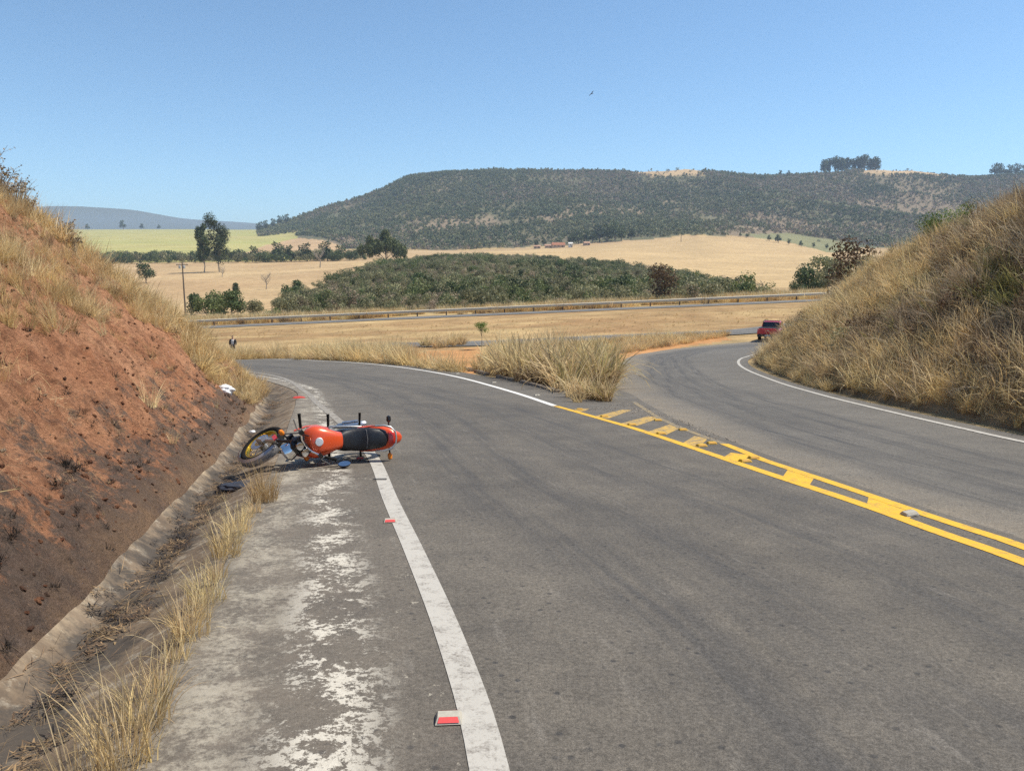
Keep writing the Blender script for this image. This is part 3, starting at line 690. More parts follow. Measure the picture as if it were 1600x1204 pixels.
# ---- scattering of what nobody could count (grass, litter, far woods)
def variants(name, meshes):
    c = bpy.data.collections.new(name)
    for i, m in enumerate(meshes):
        c.objects.link(bpy.data.objects.new('%s_%02d' % (name, i), m))
    return c
def scatter(name, coll, P, rot, scl, idx, label, cat='grass'):
    P = np.asarray(P, np.float32); n = len(P)
    me = bpy.data.meshes.new(name); me.vertices.add(n); me.vertices.foreach_set('co', P.ravel())
    for nm, typ, key, dat in (('rot', 'FLOAT_VECTOR', 'vector', rot), ('scl', 'FLOAT_VECTOR', 'vector', scl), ('idx', 'INT', 'value', idx)):
        me.attributes.new(nm, typ, 'POINT').data.foreach_set(key, np.asarray(dat, np.int32 if typ == 'INT' else np.float32).ravel())
    me.update(); o = link(bpy.data.objects.new(name, me))
    ng = bpy.data.node_groups.new(name, 'GeometryNodeTree')
    ng.interface.new_socket('Geometry', in_out='INPUT', socket_type='NodeSocketGeometry'); ng.interface.new_socket('Geometry', in_out='OUTPUT', socket_type='NodeSocketGeometry')
    N = ng.nodes; gi = N.new('NodeGroupInput'); go = N.new('NodeGroupOutput'); ip = N.new('GeometryNodeInstanceOnPoints'); ci = N.new('GeometryNodeCollectionInfo')
    ci.inputs['Collection'].default_value = coll; ci.inputs['Separate Children'].default_value = True; ci.inputs['Reset Children'].default_value = True
    def na(nm, t):
        q = N.new('GeometryNodeInputNamedAttribute'); q.data_type = t; q.inputs['Name'].default_value = nm; return q.outputs['Attribute']
    Lk = ng.links.new
    Lk(gi.outputs[0], ip.inputs['Points']); Lk(ci.outputs[0], ip.inputs['Instance']); ip.inputs['Pick Instance'].default_value = True
    Lk(na('idx', 'INT'), ip.inputs['Instance Index']); Lk(na('rot', 'FLOAT_VECTOR'), ip.inputs['Rotation']); Lk(na('scl', 'FLOAT_VECTOR'), ip.inputs['Scale']); Lk(ip.outputs[0], go.inputs[0])
    md = o.modifiers.new('scatter', 'NODES'); md.node_group = ng
    return tag(o, label, cat, kind='stuff')
def spread(name, coll, nv, P, lo, hi, label, cat='grass', tilt=0.15, rng=RNG, idx=None, zs=None, gain=1.0):
    n = len(P); rot = np.column_stack([rng.normal(0, tilt, n), rng.normal(0, tilt, n), rng.random(n) * 6.283]); s = (lo + (hi - lo) * rng.random(n) ** 1.3) * gain
    sc = np.column_stack([s, s, s * (zs if zs is not None else 1)])
    return scatter(name, coll, P, rot, sc, rng.integers(0, nv, n) if idx is None else idx, label, cat)
def poly_ground(n, poly, rng, dmax=1e9):
    """random spots on the ground inside an area given by its outline in the picture, even by ground area"""
    pts = np.array([tuple(bp(*q)[:2]) for q in poly]); lo, hi = pts.min(0), pts.max(0); out = []
    got = 0
    for _ in range(60):
        q = lo + (hi - lo) * rng.random((n * 2, 2)); z = zbase(q[:, 0], q[:, 1]); px, py, _d = project(q[:, 0], q[:, 1], z)
        k = inpoly(px, py, poly); q = np.column_stack([q, z])[k]; out.append(q); got += len(q)
        if got >= n: break
    return np.vstack(out)[:n]

rg = np.random.default_rng(3)
T_near = variants('grass_near', [tuft_mesh('tuft', m, n, h, 0.10, 0.5, w, 5, rg, 0.8, 0.6) for m, n, h, w in ((STRAW, 55, 0.62, 0.006), (STRAW, 70, 0.5, 0.006), (STRAW_PALE, 60, 0.7, 0.006), (BROWN, 60, 0.5, 0.006), (STRAW_PALE, 40, 0.85, 0.005))])
T_mid = variants('grass_mid', [tuft_mesh('tuft', m, n, h, 0.26, 0.95, w, 4, rg, 1.3, 0.75) for m, n, h, w in
        ((STRAW, 46, 0.9, 0.020), (STRAW_PALE, 40, 1.05, 0.018), (STRAW, 52, 0.75, 0.020), (BROWN, 60, 0.75, 0.022), (DULL, 50, 1.0, 0.020), (OLIVE, 56, 0.8, 0.022), (OLIVE, 44, 0.6, 0.024))])
T_far = variants('grass_far', [tuft_mesh('tuft', m, n, h, 0.5, 0.45, w, 3, rg, 0.7, 0.5) for m, n, h, w in
        ((STRAW, 80, 1.0, 0.035), (STRAW_PALE, 70, 1.1, 0.03), (BROWN, 70, 0.7, 0.035), (STRAW, 90, 0.7, 0.035))])
T_cane = variants('cane', [tuft_mesh('cane', m, n, h, 0.28, 0.45, w, 6, rg, 1.7, 0.6) for m, n, h, w in
        ((CANE, 48, 1.55, 0.05), (CANE, 44, 1.35, 0.055), (STRAW_PALE, 40, 1.75, 0.035), (CANE_G, 48, 1.5, 0.05), (CANE_G, 60, 1.0, 0.045), (BROWN, 60, 1.2, 0.04))])
T_burnt = variants('stub', [tuft_mesh('stub', m, n, h, 0.07, 1.3, w, 3, rg, 1.2, 0.8) for m, n, h, w in ((BURNT, 60, 0.15, 0.005), (BURNT, 50, 0.10, 0.006), (BROWN, 50, 0.16, 0.005), (BURNT, 90, 0.17, 0.005))])

# left bank: pale grass on the crest and across the middle, burnt stubs below
P, U, S = bankL.sample(52000, rg, smax=9)
px, py, d = project(P[:, 0], P[:, 1], P[:, 2])
vis = (d > 1.5) & (px > -160)
band = inpoly(px, py, [(-200, 400), (40, 395), (120, 400), (210, 420), (270, 455), (330, 545), (460, 560), (470, 625), (395, 640), (330, 600), (262, 520), (200, 500), (110, 520), (0, 530), (-200, 560)])
crestb = (S > 3.3) & (S < 7)
tail = (P[:, 1] > 19)
clump = 0.5 + 0.8 * fbm(P[:, 0] * 0.9, P[:, 1] * 0.9 + P[:, 2], 3, 8)
pr = np.where(tail, 0.95, np.where(crestb, 0.55, np.where(band, 0.62, np.where(S > 1.7, 0.07, 0.012)))) * np.clip(clump * 1.7 - 0.25, 0.05, 1)
k = vis & (rg.random(len(P)) < pr)
Pk = P[k]; far_ = Pk[:, 1] > 15
ix = rg.choice([0, 1, 2, 3, 4], len(Pk), p=[0.34, 0.18, 0.22, 0.16, 0.10])
spread('bank_grass', T_near, 5, Pk[~far_], 0.35, 0.85, 'tufts of dry yellow grass over the red earth cut bank', idx=ix[~far_], rng=rg, tilt=0.3)
ix = rg.choice([0, 1, 2, 3], far_.sum(), p=[0.42, 0.33, 0.2, 0.05])
pxb, pyb, _ = project(*Pk[far_].T)
spread('bend_grass', T_mid, 4, Pk[far_], 0.35, 0.8, 'tall yellow dry grass at the bend where the red bank ends', idx=ix, rng=rg, tilt=0.2, gain=np.where((pxb > 322) & (pxb < 400), 0.55, 1.0))
k = (d > 1.5) & (S < 4.2) & (P[:, 1] < 22) & (rg.random(len(P)) < 0.13 * np.clip(clump * 2 - 0.3, 0.1, 1.3))
spread('burnt_stubs', T_burnt, 4, P[k], 0.3, 1.0, 'burnt black grass stubs dotted over the red bank', rng=rg, tilt=0.4)
# clods of earth
mbs = []
for i in range(4):
    import bmesh
    bm = bmesh.new(); bmesh.ops.create_icosphere(bm, subdivisions=2, radius=1.0)
    for v in bm.verts: v.co *= 0.75 + 0.5 * rg.random(); 
    for v in bm.verts: v.co.z *= 0.62
    m_ = bpy.data.meshes.new('clod'); bm.to_mesh(m_); bm.free(); m_.materials.append(None); mbs.append(m_)
g = NT('loose_earth', 0.95, 0.1); oi = g.n('ShaderNodeObjectInfo')
g.color(g.ramp(oi.outputs['Random'], [(0.0, (0.12, 0.075, 0.055)), (0.35, (0.22, 0.10, 0.06)), (0.8, (0.34, 0.165, 0.09)), (1.0, (0.42, 0.31, 0.22))])); g.bump(g.noise(3, 5, 0.7), 0.8, 0.2)
for m_ in mbs: m_.materials[0] = g.m
T_clod = variants('clod', mbs)
P2, U2, S2 = bankL.sample(16000, rg, smax=5)
k = (P2[:, 1] > 1.0) & (P2[:, 1] < 24) & (rg.random(len(P2)) < np.where(S2 < 0.6, 0.95, 0.7))
spread('earth_clods', T_clod, 4, P2[k], 0.004, 0.03, 'loose clods of earth on the red bank', 'clods', tilt=0.6, rng=rg)

# right hillside: dense dry grass and brush with a few greener patches
P, U, S = bankR.sample(19000, rg, smax=8.5)
px, py, d = project(P[:, 0], P[:, 1], P[:, 2])
k = (d > 3) & (px < 1780) & ((S > 0.25) | (rg.random(len(P)) < 0.4)); P, U, S, px, py = P[k], U[k], S[k], px[k], py[k]
nz = 0.5 + 0.8 * fbm(P[:, 0] * 0.45, P[:, 1] * 0.45, 3, 88); nz2 = rg.random(len(P))
pal = np.where(S < 1.3, np.where(nz2 < 0.75, 0, 3), np.where(nz > 0.62, 0, 3))
green = inpoly(px, py, [(1530, 420), (1600, 415), (1650, 440), (1650, 500), (1560, 490), (1520, 460)]) | inpoly(px, py, [(1405, 370), (1430, 345), (1500, 325), (1510, 350), (1450, 370)]) | ((nz2 < 0.16) & (S > 1.2) & (nz < 0.6))
left_straw = inpoly(px, py, [(1180, 560), (1250, 450), (1330, 400), (1460, 390), (1480, 480), (1330, 520), (1330, 640), (1180, 600)])
pal = np.where(left_straw & (nz2 < 0.62), 0, pal); pal = np.where(green, 5, pal)
idx = np.where(pal == 0, rg.integers(0, 3, len(P)), np.where(pal == 3, rg.integers(3, 5, len(P)), rg.integers(5, 7, len(P))))
bare_ = (fbm(P[:, 0] * 1.1, P[:, 1] * 1.1, 3, 5) < -0.45) & (S > 0.8)
spread('hillside_grass', T_mid, 7, P[~bare_], 0.3, 1.15, 'thick dry grass and brown brush over the hillside above the branch road', idx=idx[~bare_], rng=rg, tilt=0.38, gain=np.interp(P[~bare_][:, 1], [0, 34, 44, 50], [1, 1, 0.5, 0.3]))

# brown twiggy brush among the grass, and dead straw lying on the red bank
T_brush = variants('brush', [tuft_mesh('brush', m, n, h, 0.3, 1.25, w, 4, rg, 0.5, 0.6) for m, n, h, w in ((BROWN, 130, 0.75, 0.012), (BROWN, 110, 0.95, 0.012), (DULL, 130, 0.8, 0.014), (DULL, 100, 0.6, 0.014))] + [crown_mesh('brush', round_blobs(0.9, 0.7, 0.1, 8, rg), 260, 0.055, LEAF_DRY, rg, 0.3), crown_mesh('brush', round_blobs(1.0, 0.8, 0.1, 8, rg), 260, 0.055, LEAF_GREY, rg, 0.3)])
kb = (S > 0.7) & (rg.random(len(P)) < np.where(left_straw, 0.06, 0.26) * np.clip(1.6 - nz * 1.6, 0.2, 1.3))
spread('hillside_brush', T_brush, 6, P[kb], 0.5, 1.25, 'brown twiggy brush growing through the grass of the hillside', 'brush', 0.2, rg, idx=rg.choice(6, kb.sum(), p=[0.26, 0.2, 0.22, 0.16, 0.10, 0.06]))
T_dead = variants('dead', [tuft_mesh('dead', m, n, h, 0.2, 0.3, w, 3, rg, 0.35, 0.7, flat=1.15) for m, n, h, w in ((STRAW, 30, 0.17, 0.004), (BROWN, 36, 0.15, 0.005), (BROWN, 40, 0.12, 0.005))])
P3, U3, S3 = bankL.sample(9000, rg, smax=6)
px3, py3, d3 = project(P3[:, 0], P3[:, 1], P3[:, 2]); c3 = 0.5 + 0.8 * fbm(P3[:, 0] * 0.8, P3[:, 1] * 0.8 + P3[:, 2], 3, 28)
k3 = (d3 > 1.5) & (rg.random(len(P3)) < np.clip(S3 / 3.2, 0.06, 0.9) * np.clip(c3 * 1.8 - 0.3, 0.05, 1))
P3 = P3[k3]; P3[:, 2] += 0.02
rot3 = np.column_stack([np.full(len(P3), 0.0), np.full(len(P3), 0.75) + rg.normal(0, 0.2, len(P3)), rg.normal(0.25, 0.5, len(P3))])
scatter('dead_straw', T_dead, P3, rot3, np.repeat((0.5 + 0.8 * rg.random(len(P3)))[:, None], 3, 1), rg.integers(0, 3, len(P3)), 'dead straw lying flat over the upper red bank', 'straw')

kf = rg.random(2600) ; Pf, Uf, Sf = bankR.sample(2600, rg, smax=0.6); pxf, pyf, df = project(*Pf.T); kf = (df > 3) & (pxf < 1750)
spread('hill_foot_grass', T_near, 5, Pf[kf], 0.35, 0.95, 'short straw fringing the foot of the hillside beside the branch road', rng=rg, tilt=0.35)

# verges
def along(line, n, o0, o1, rng, y0=-1e9, y1=1e9, x0=-1e9, x1=1e9):
    i = rng.integers(0, len(line), n); q = line[i] + normals(line)[i] * (o0 + (o1 - o0) * rng.random(n))[:, None] + rng.normal(0, 0.08, (n, 2))
    z = zbase(q[:, 0], q[:, 1]) - 0.05; p = np.column_stack([q, z]); px, py, d = project(*p.T)
    k = (q[:, 1] > y0) & (q[:, 1] < y1) & (px > x0) & (px < x1); return p[k]
V1 = along(EDGE_FAR, 11000, -0.9, -8, rg, 30, 66, 200, 735)
V1 = V1[(fbm(V1[:, 0] * 0.5, V1[:, 1] * 0.5, 3, 19) > -0.30)]
px, py, d = project(*V1.T); V1 = V1[~inpoly(px, py, dirt[0])]
spread('verge_grass', T_mid, 4, V1, 0.7, 1.6, 'strip of tall yellow grass along the far edge of the ramp', idx=rg.choice([0, 1, 2, 3], len(V1), p=[0.4, 0.3, 0.2, 0.1]), rng=rg)
V2 = poly_ground(1700, [(860, 556), (945, 553), (985, 550), (1030, 543), (1130, 527), (1150, 522), (1000, 527), (860, 540), (760, 545), (760, 560)], rg)
spread('island_grass', T_mid, 4, V2, 0.45, 1.05, 'low dry grass on the traffic island along the outside of the branch road', idx=rg.choice([0, 1, 2, 3], len(V2), p=[0.4, 0.3, 0.2, 0.1]), rng=rg)
V3 = poly_ground(1100, [(280, 515), (300, 530), (560, 530), (800, 528), (1000, 517), (1190, 505), (1310, 480), (1310, 474), (1000, 490), (700, 503), (400, 513)], rg)
spread('mown_field_grass', T_far, 4, V3, 0.05, 0.17, 'sparse short stubble over the brown mown field before the highway', idx=rg.choice([0, 1, 2, 3], len(V3), p=[0.4, 0.3, 0.05, 0.25]), rng=rg)
V4 = along(hw, 5200, 6.0, 26, rg, 100, 150, 240, 1340)
V4 = V4[fbm(V4[:, 0] * 0.12, V4[:, 1] * 0.12, 3, 23) > -0.2]
spread('rail_grass', T_far, 4, V4, 0.6, 1.7, 'tall pale dry grass standing behind the highway guardrail', idx=rg.choice([0, 1, 2, 3], len(V4), p=[0.4, 0.35, 0.1, 0.15]), rng=rg)

# leaf litter and twigs along the bottom of the gutter
tw = [tuft_mesh('twigs', LITTER, 26, 0.22, 0.12, 0.25, 0.008, 2, rg, 0.2, 0.6, flat=1.35), tuft_mesh('twigs', LITTER, 34, 0.10, 0.12, 0.25, 0.02, 2, rg, 0.3, 0.6, flat=1.3), tuft_mesh('twigs', BURNT, 34, 0.12, 0.10, 0.3, 0.014, 2, rg, 0.3, 0.6, flat=1.25), tuft_mesh('twigs', LITTER, 12, 0.4, 0.1, 0.15, 0.007, 3, rg, 0.15, 0.5, flat=1.42)]
T_lit = variants('litter', tw)
gi_ = rg.integers(0, int(len(gu) * 0.6), 1500); so = 0.58 + rg.normal(0, 0.085, 1500)
q = gu[gi_] + nrm[gi_] * so[:, None]; prx, prz = np.array([p[0] for p in prof]), np.array([p[1] for p in prof])
zz = zbase(q[:, 0], q[:, 1]) + np.interp(so, prx, prz) + 0.015
k = (q[:, 1] > 1.5) & (q[:, 1] < 20) & (fbm(q[:, 0] * 1.3, q[:, 1] * 1.3, 2, 4) > -0.35)
spread('leaf_litter', T_lit, 4, np.column_stack([q, zz])[k], 0.3, 0.75, 'dry leaves and twigs lying along the bottom of the concrete gutter', 'litter', tilt=0.12, rng=rg)
# loose grit on the nose of the island
V5 = poly_ground(900, [(900, 640), (960, 632), (985, 625), (1020, 640), (1110, 672), (1150, 690), (1120, 690), (1000, 650), (940, 642)], rg); V5[:, 2] += 0.004
g = NT('road_grit', 0.9, 0.2); oi = g.n('ShaderNodeObjectInfo'); g.color(g.ramp(oi.outputs['Random'], [(0, (0.18, 0.15, 0.12)), (1, (0.50, 0.43, 0.34))]))
gm = []
for i in range(2):
    m_ = mbs[i].copy(); m_.materials[0] = g.m; gm.append(m_)
spread('road_grit', variants('grit', gm), 2, V5[:600], 0.003, 0.014, 'loose grit swept onto the painted nose of the island', 'grit', tilt=0.6, rng=rg)

# ---- scrub wood on the low rise, and the wooded ridge
def bush_variant(seed, w, h, n, leaf, mat, k=8, z0=0.3):
    r_ = np.random.default_rng(seed); return crown_mesh('bush', round_blobs(w, h, z0, k, r_, 0.85), n, leaf, mat, r_, 0.35)
T_scrub = variants('scrub', [bush_variant(21, 5.2, 4.0, 420, 0.42, LEAF_GREY), bush_variant(22, 5.0, 3.6, 420, 0.42, LEAF_MID), bush_variant(23, 4.2, 4.4, 380, 0.42, LEAF_GREY), bush_variant(24, 5.5, 4.2, 420, 0.45, LEAF_DARK), bush_variant(25, 4.0, 3.0, 260, 0.35, LEAF_DRY), bush_variant(26, 4.4, 3.6, 300, 0.34, DULL)])
V6 = poly_ground(5600, scrub_poly, rg); V6[:, 2] -= 0.3
nsc = 0.5 + 0.9 * fbm(V6[:, 0] / 22, V6[:, 1] / 22, 3, 33)
spread('scrub_wood', T_scrub, 6, V6, 0.3, 1.1, 'grey green scrub wood covering the low rise beyond the highway', 'scrub', 0.1, rg, idx=np.where(nsc + rg.normal(0, 0.15, len(V6)) > 0.62, rg.choice([1, 3, 0], len(V6), p=[0.5, 0.2, 0.3]), rg.choice([0, 2, 4, 5], len(V6), p=[0.42, 0.28, 0.06, 0.24])), gain=np.clip(0.55 + 0.75 * nsc, 0.4, 1.5))
T_hill = variants('hillwood', [bush_variant(31, 9, 7, 70, 2.0, LEAF_HILL, 5, 0.2), bush_variant(32, 8, 8.5, 70, 1.9, LEAF_HILL, 5, 0.2), bush_variant(33, 8, 5, 60, 1.8, LEAF_HILL, 5, 0.1), bush_variant(34, 7, 4.5, 50, 1.6, LEAF_HILL2, 5, 0.1), bush_variant(35, 9, 7.5, 70, 2.0, LEAF_HILLD, 5, 0.2)])
n_h = 130000
c_ = 400 + 1500 * rg.random(n_h); Yh = 1010 + 1080 * rg.random(n_h) ** 0.85; Xh = (c_ - 800) / 1214.5 * Yh; Zh = zbase(Xh, Yh)
px, py, d = project(Xh, Yh, Zh)
dens = np.clip(0.70 + 0.9 * fbm(Xh / 110, Yh / 150, 4, 66), 0, 1) * (0.75 + 0.45 * sstep(1150, 1700, Yh))
dens *= 1 - 0.7 * sstep(0.62, 0.80, 0.5 + 0.8 * fbm(Xh / 150, Yh / 260, 4, 91)) * (1 - sstep(1450, 1900, Yh) * 0.6)
dens = np.where(inpoly(px, py, [(985, 255), (1095, 258), (1095, 272), (1040, 275), (985, 270)]) | inpoly(px, py, [(1350, 258), (1445, 260), (1540, 266), (1535, 276), (1430, 272), (1350, 273)]), 0.02, dens)
dens = np.where(inpoly(px, py, wheat) | inpoly(px, py, [(1150, 366), (1230, 364), (1335, 380), (1345, 391), (1300, 396), (1220, 376)]), 0.006, dens)
dens = np.where((c_ < 545) & inpoly(px, py, [(400, 372), (470, 368), (500, 370), (532, 380), (540, 396), (400, 400)]), 0.0, dens)
k = (rg.random(n_h) < dens) & (c_ > 405 + 60 * (Yh < 1500)); Ph = np.column_stack([Xh, Yh, Zh - 0.5])[k]
dry = np.clip(0.22 + 1.1 * fbm(Ph[:, 0] / 200, Ph[:, 1] / 200, 3, 14) + 0.25 * sstep(900, 1300, 800 + 1214.5 * Ph[:, 0] / Ph[:, 1]), 0.05, 0.75)
ih = np.where(rg.random(len(Ph)) < dry, 3, np.where(rg.random(len(Ph)) < np.clip(0.45 + 1.6 * fbm(Ph[:, 0] / 130, Ph[:, 1] / 170, 4, 41), 0.03, 0.97), 4, rg.integers(0, 3, len(Ph))))
spread('ridge_wood', T_hill, 5, Ph, 0.4, 1.15, 'dense dry woodland covering the long ridge behind the fields', 'woodland', 0.08, rg, idx=ih)
# belt of trees between the pasture and the pale green field
V7 = np.vstack([np.column_stack([(c - 800) / 1214.5 * y, y, zbase((c - 800) / 1214.5 * y, y)]) for c, y in [(150 + 420 * rg.random(320), 590 + 75 * rg.random(320))]])
spread('tree_belt', T_scrub, 5, V7, 1.0, 2.3, 'belt of green trees between the dry pasture and the pale green field', 'trees', 0.06, rg, idx=rg.choice(5, len(V7), p=[0.25, 0.35, 0.1, 0.28, 0.02]))

# ---- cane grass on the island nose
rc = np.random.default_rng(17)
island = [(738, 577), (800, 591), (862, 610), (905, 630), (950, 628), (962, 606), (948, 588), (952, 572), (930, 560), (860, 556), (790, 562)]
V8 = poly_ground(560, island, rc); V8[:, 2] -= 0.05
pxc, pyc, _ = project(*V8.T)
ic = np.where((pxc > 915) & (rc.random(len(V8)) < 0.45), rc.integers(3, 5, len(V8)), rc.choice([0, 1, 2, 3, 5], len(V8), p=[0.40, 0.28, 0.18, 0.02, 0.12]))
szc = np.where((pyc > 612), 0.55, np.where(pxc < 775, 0.62, 1.0)) * (0.65 + 0.6 * rc.random(len(V8)))
scatter('cane_grass', T_cane, V8, np.column_stack([rc.normal(0, .12, len(V8)), rc.normal(0, .12, len(V8)), rc.random(len(V8)) * 6.28]), np.repeat(szc[:, None], 3, 1), ic, 'dense stand of dry cane grass on the nose of the traffic island', 'grass')
V9 = poly_ground(26, [(655, 545), (700, 543), (728, 541), (722, 536), (665, 538)], rc)
spread('mound_grass', T_cane, 3, V9, 0.55, 1.0, 'arching mound of yellow grass beside the bare orange earth', rng=rc)
V10 = poly_ground(700, [(1184, 562), (1205, 578), (1250, 597), (1300, 612), (1330, 606), (1300, 584), (1250, 566)], rc)
spread('foot_grass', T_mid, 4, V10, 0.3, 0.55, 'tall straw at the foot of the hillside where the branch road bends', idx=rc.choice([0, 1, 2], len(V10), p=[.45, .35, .2]), rng=rc)

def clump(px, py, h, seed, label, group, mats=(STRAW_PALE, STRAW), n=105, sp=0.10):
    r_ = np.random.default_rng(seed); p = bp(px, py)
    o = empty('grass_clump', p); tag(o, label, 'grass clump', group)
    link(bpy.data.objects.new('blades', tuft_mesh('blades', mats[0], n, h, sp, 0.35, 0.0042, 6, r_, 0.75, 0.55)), o)
    link(bpy.data.objects.new('dead_stems', tuft_mesh('dead_stems', mats[1], n // 2, h * 0.7, sp * 1.2, 0.8, 0.004, 5, r_, 0.9, 0.6)), o)
    return o
gl_lab = 'clump of dry straw grass growing in the joint between gutter and shoulder'
for i, (x, y, h) in enumerate([(196, 1190, 0.46), (226, 1128, 0.36), (296, 992, 0.36), (322, 940, 0.30), (352, 868, 0.40), (371, 832, 0.34), (150, 1260, 0.42), (252, 1075, 0.22), (275, 1030, 0.28), (310, 965, 0.20), (337, 905, 0.26), (362, 850, 0.22), (388, 808, 0.18), (398, 800, 0.24)]):
    clump(x, y, h, 400 + i, gl_lab, 'grass clumps along the gutter', n=95 if h > 0.29 else 40, sp=0.10 if h > 0.29 else 0.06)
clump(414, 782, 0.44, 430, 'upright reddish straw clump beside the fallen front wheel', None, (STRAW, BROWN), 190, 0.12)

# ---- single bushes and trees
K_bush = Plant('bush', 4.0, 3.0, 0.3, 12, 1500, 0.26, LEAF_MID, 0.10, 51)
K_dark = Plant('bush', 4.2, 3.6, 0.4, 13, 1700, 0.28, LEAF_DARK, 0.12, 52)
K_grey = Plant('bush', 4.0, 3.2, 0.3, 11, 1300, 0.28, LEAF_GREY, 0.10, 53)
K_dry = Plant('bush', 5.0, 4.4, 0.4, 14, 2000, 0.26, LEAF_DRY, 0.12, 54)
def put(K, px, py, wpx, label, cat='bush', group=None, Y=None, base=4.0, **kw):
    p = at(px, Y) if Y else bp(px, py)
    sc = wpx * p[1] / 1200.0 / base
    return K.place(p, sc, label, cat, group, **kw)
put(K_dark, 229, 442, 30, 'round dark bush alone in the dry pasture beside the red bank')
put(K_dark, 371, 460, 19, 'small round dark bush in the middle of the dry pasture', base=4.2)
for i, (x, y, w) in enumerate([(300, 492, 40), (330, 494, 54), (362, 494, 48), (398, 496, 42), (428, 497, 30), (345, 488, 52)]):
    put([K_dark, K_bush, K_dark, K_grey, K_bush, K_bush][i], x, y, w, 'green bush in the thicket behind the guardrail near the utility pole', group='bushes behind the guardrail by the pole', sink=0.9)
for x, y, w, K in [(490, 497, 22, K_bush), (472, 486, 24, K_grey), (545, 494, 16, K_grey), (468, 468, 30, K_dark), (503, 480, 24, K_grey)]:
    put(K, x, y, w, 'bush at the thin end of the scrub wood beside the dry pasture', group='bushes at the end of the scrub wood')
put(K_dry, 1030, 475, 64, 'broad brown leaved bush in front of the scrub wood', base=5.0)
for x, y, w, K in [(862, 478, 30, K_dark), (700, 484, 34, K_bush), (775, 468, 22, K_dark), (655, 452, 26, K_dark), (1078, 473, 26, K_dark), (930, 462, 22, K_dark), (600, 462, 20, K_grey), (815, 440, 18, K_dark), (980, 452, 22, K_bush), (1120, 470, 24, K_grey), (560, 452, 26, K_bush), (740, 430, 20, K_bush)]:
    put(K, x, y, w, 'fuller green bush standing out of the grey scrub wood', group='fuller bushes in the scrub wood')
K_rt = Plant('tree', 6.0, 5.0, 0.8, 14, 2200, 0.34, LEAF_DARK, 0.18, 57)
K_rt2 = Plant('tree', 6.0, 5.0, 0.8, 14, 2000, 0.36, LEAF_GREY, 0.18, 58)
for x, Y, w, K in [(1262, 165, 56, K_rt), (1290, 172, 70, K_rt2), (1318, 160, 66, K_rt2), (1246, 150, 32, K_rt), (1345, 165, 70, K_rt2)]:
    put(K, x, 0, w, 'green tree beyond the guardrail where it meets the hillside', 'tree', 'trees beyond the end of the guardrail', Y=Y, base=6.0, sink=1.6)
K_rust = Plant('tree', 3.4, 3.6, 0.5, 13, 1700, 0.17, LEAF_DRY, 0.09, 59)
pr_ = Vector((20.5, 46.5, 0)); pr_.z = float(zbase(20.5, 46.5)) + 1.6
K_rust.place(pr_, 1.0, 'rust brown leaved tree at the far shoulder of the grassy hillside', 'tree', sz=1.22)
K_twig = Plant('sapling', 1.1, 1.2, 0.5, 9, 420, 0.09, LEAF_GREY, 0.025, 60)
K_twig.place(at(1287, 61), 1.15, 'small grey green sapling at the edge of the mown field by the hillside', 'sapling')
K_fresh = Plant('sapling', 1.35, 0.75, 1.35, 10, 900, 0.085, LEAF_FRESH, 0.028, 61, shell=0.2)
K_fresh.place(at(752, 62), 1.0, 'bright green sapling on a thin bare stem behind the cane grass', 'sapling')
K_gsh = Plant('shrub', 1.6, 1.0, 0.15, 11, 1100, 0.07, LEAF_FRESH, 0.03, 62)
def on_bank(B, px, py):
    q = B.P.reshape(-1, 3); x, y, d = project(*q.T); k = np.argmin((x - px) ** 2 + (y - py) ** 2 + (d < 2) * 1e9); return Vector(q[k])
K_gsh.place(on_bank(bankR, 1446, 368), 1.0, 'fresh green shrub on the crest of the grassy hillside', 'shrub')
K_gsh.place(on_bank(bankR, 1490, 346), 0.8, 'smaller yellow green shrub above the fresh one on the hillside crest', 'shrub')
K_gsh2 = Plant('shrub', 1.8, 1.0, 0.1, 11, 1200, 0.07, leafy('olive_shrub_leaf', (0.15, 0.15, 0.04), (0.27, 0.25, 0.08), 0.3), 0.03, 63)
K_gsh2.place(on_bank(bankR, 1560, 470), 0.62, 'olive green shrub in the middle of the grassy hillside', 'shrub', sink=0.1)
K_glossy = Plant('plant', 0.5, 0.4, 0.15, 7, 60, 0.11, LEAF_DARK, 0.012, 64)
K_glossy.place(on_bank(bankR, 1520, 560), 0.8, 'small dark glossy leaved plant among straw on the lower hillside', 'plant')

# two tall gum trees and the feathery clump in the valley
def gum(name, px, py, hpx, wpx, lab, seed):
    p = bp(px, py); s_ = p[1] / 1200.0; H, W = hpx * s_, wpx * s_; r_ = np.random.default_rng(seed)
    bl = []
    for i in range(20):
        t = 0.26 + 0.72 * (i + r_.random()) / 20; a = r_.random() * 6.28; q = W * 0.34 * (1 - abs(t - 0.6) * 1.0) * (0.3 + 0.9 * r_.random()); s = W * (0.17 + 0.12 * r_.random())
        bl.append((q * math.cos(a), q * math.sin(a), H * t, s, s, s * 1.25))
    K_ = Plant(name, 0, 0, H * 0.22, 0, 6500, 0.8, LEAF_DARK, H * 0.012, seed, BARK_PALE, blobs=bl, shell=0.2)
    return K_.place(p, 1.0, lab, 'tree')
gum('gum_tree', 343, 425, 82, 42, 'taller full gum tree at the edge of the dry pasture', 71)
gum('gum_tree', 319, 426, 73, 22, 'thin ragged gum tree beside the taller full one', 72)
r_ = np.random.default_rng(73); p = at(603, 430); bl = []
for i in range(24):
    a = r_.random() * 6.28; q = 10 * r_.random() ** 0.6; hh = 13 * (1 - 0.5 * (q / 11) ** 2) * (0.55 + 0.45 * r_.random())
    bl.append((q * math.cos(a), q * math.sin(a), hh, 1.9, 1.9, 2.6))
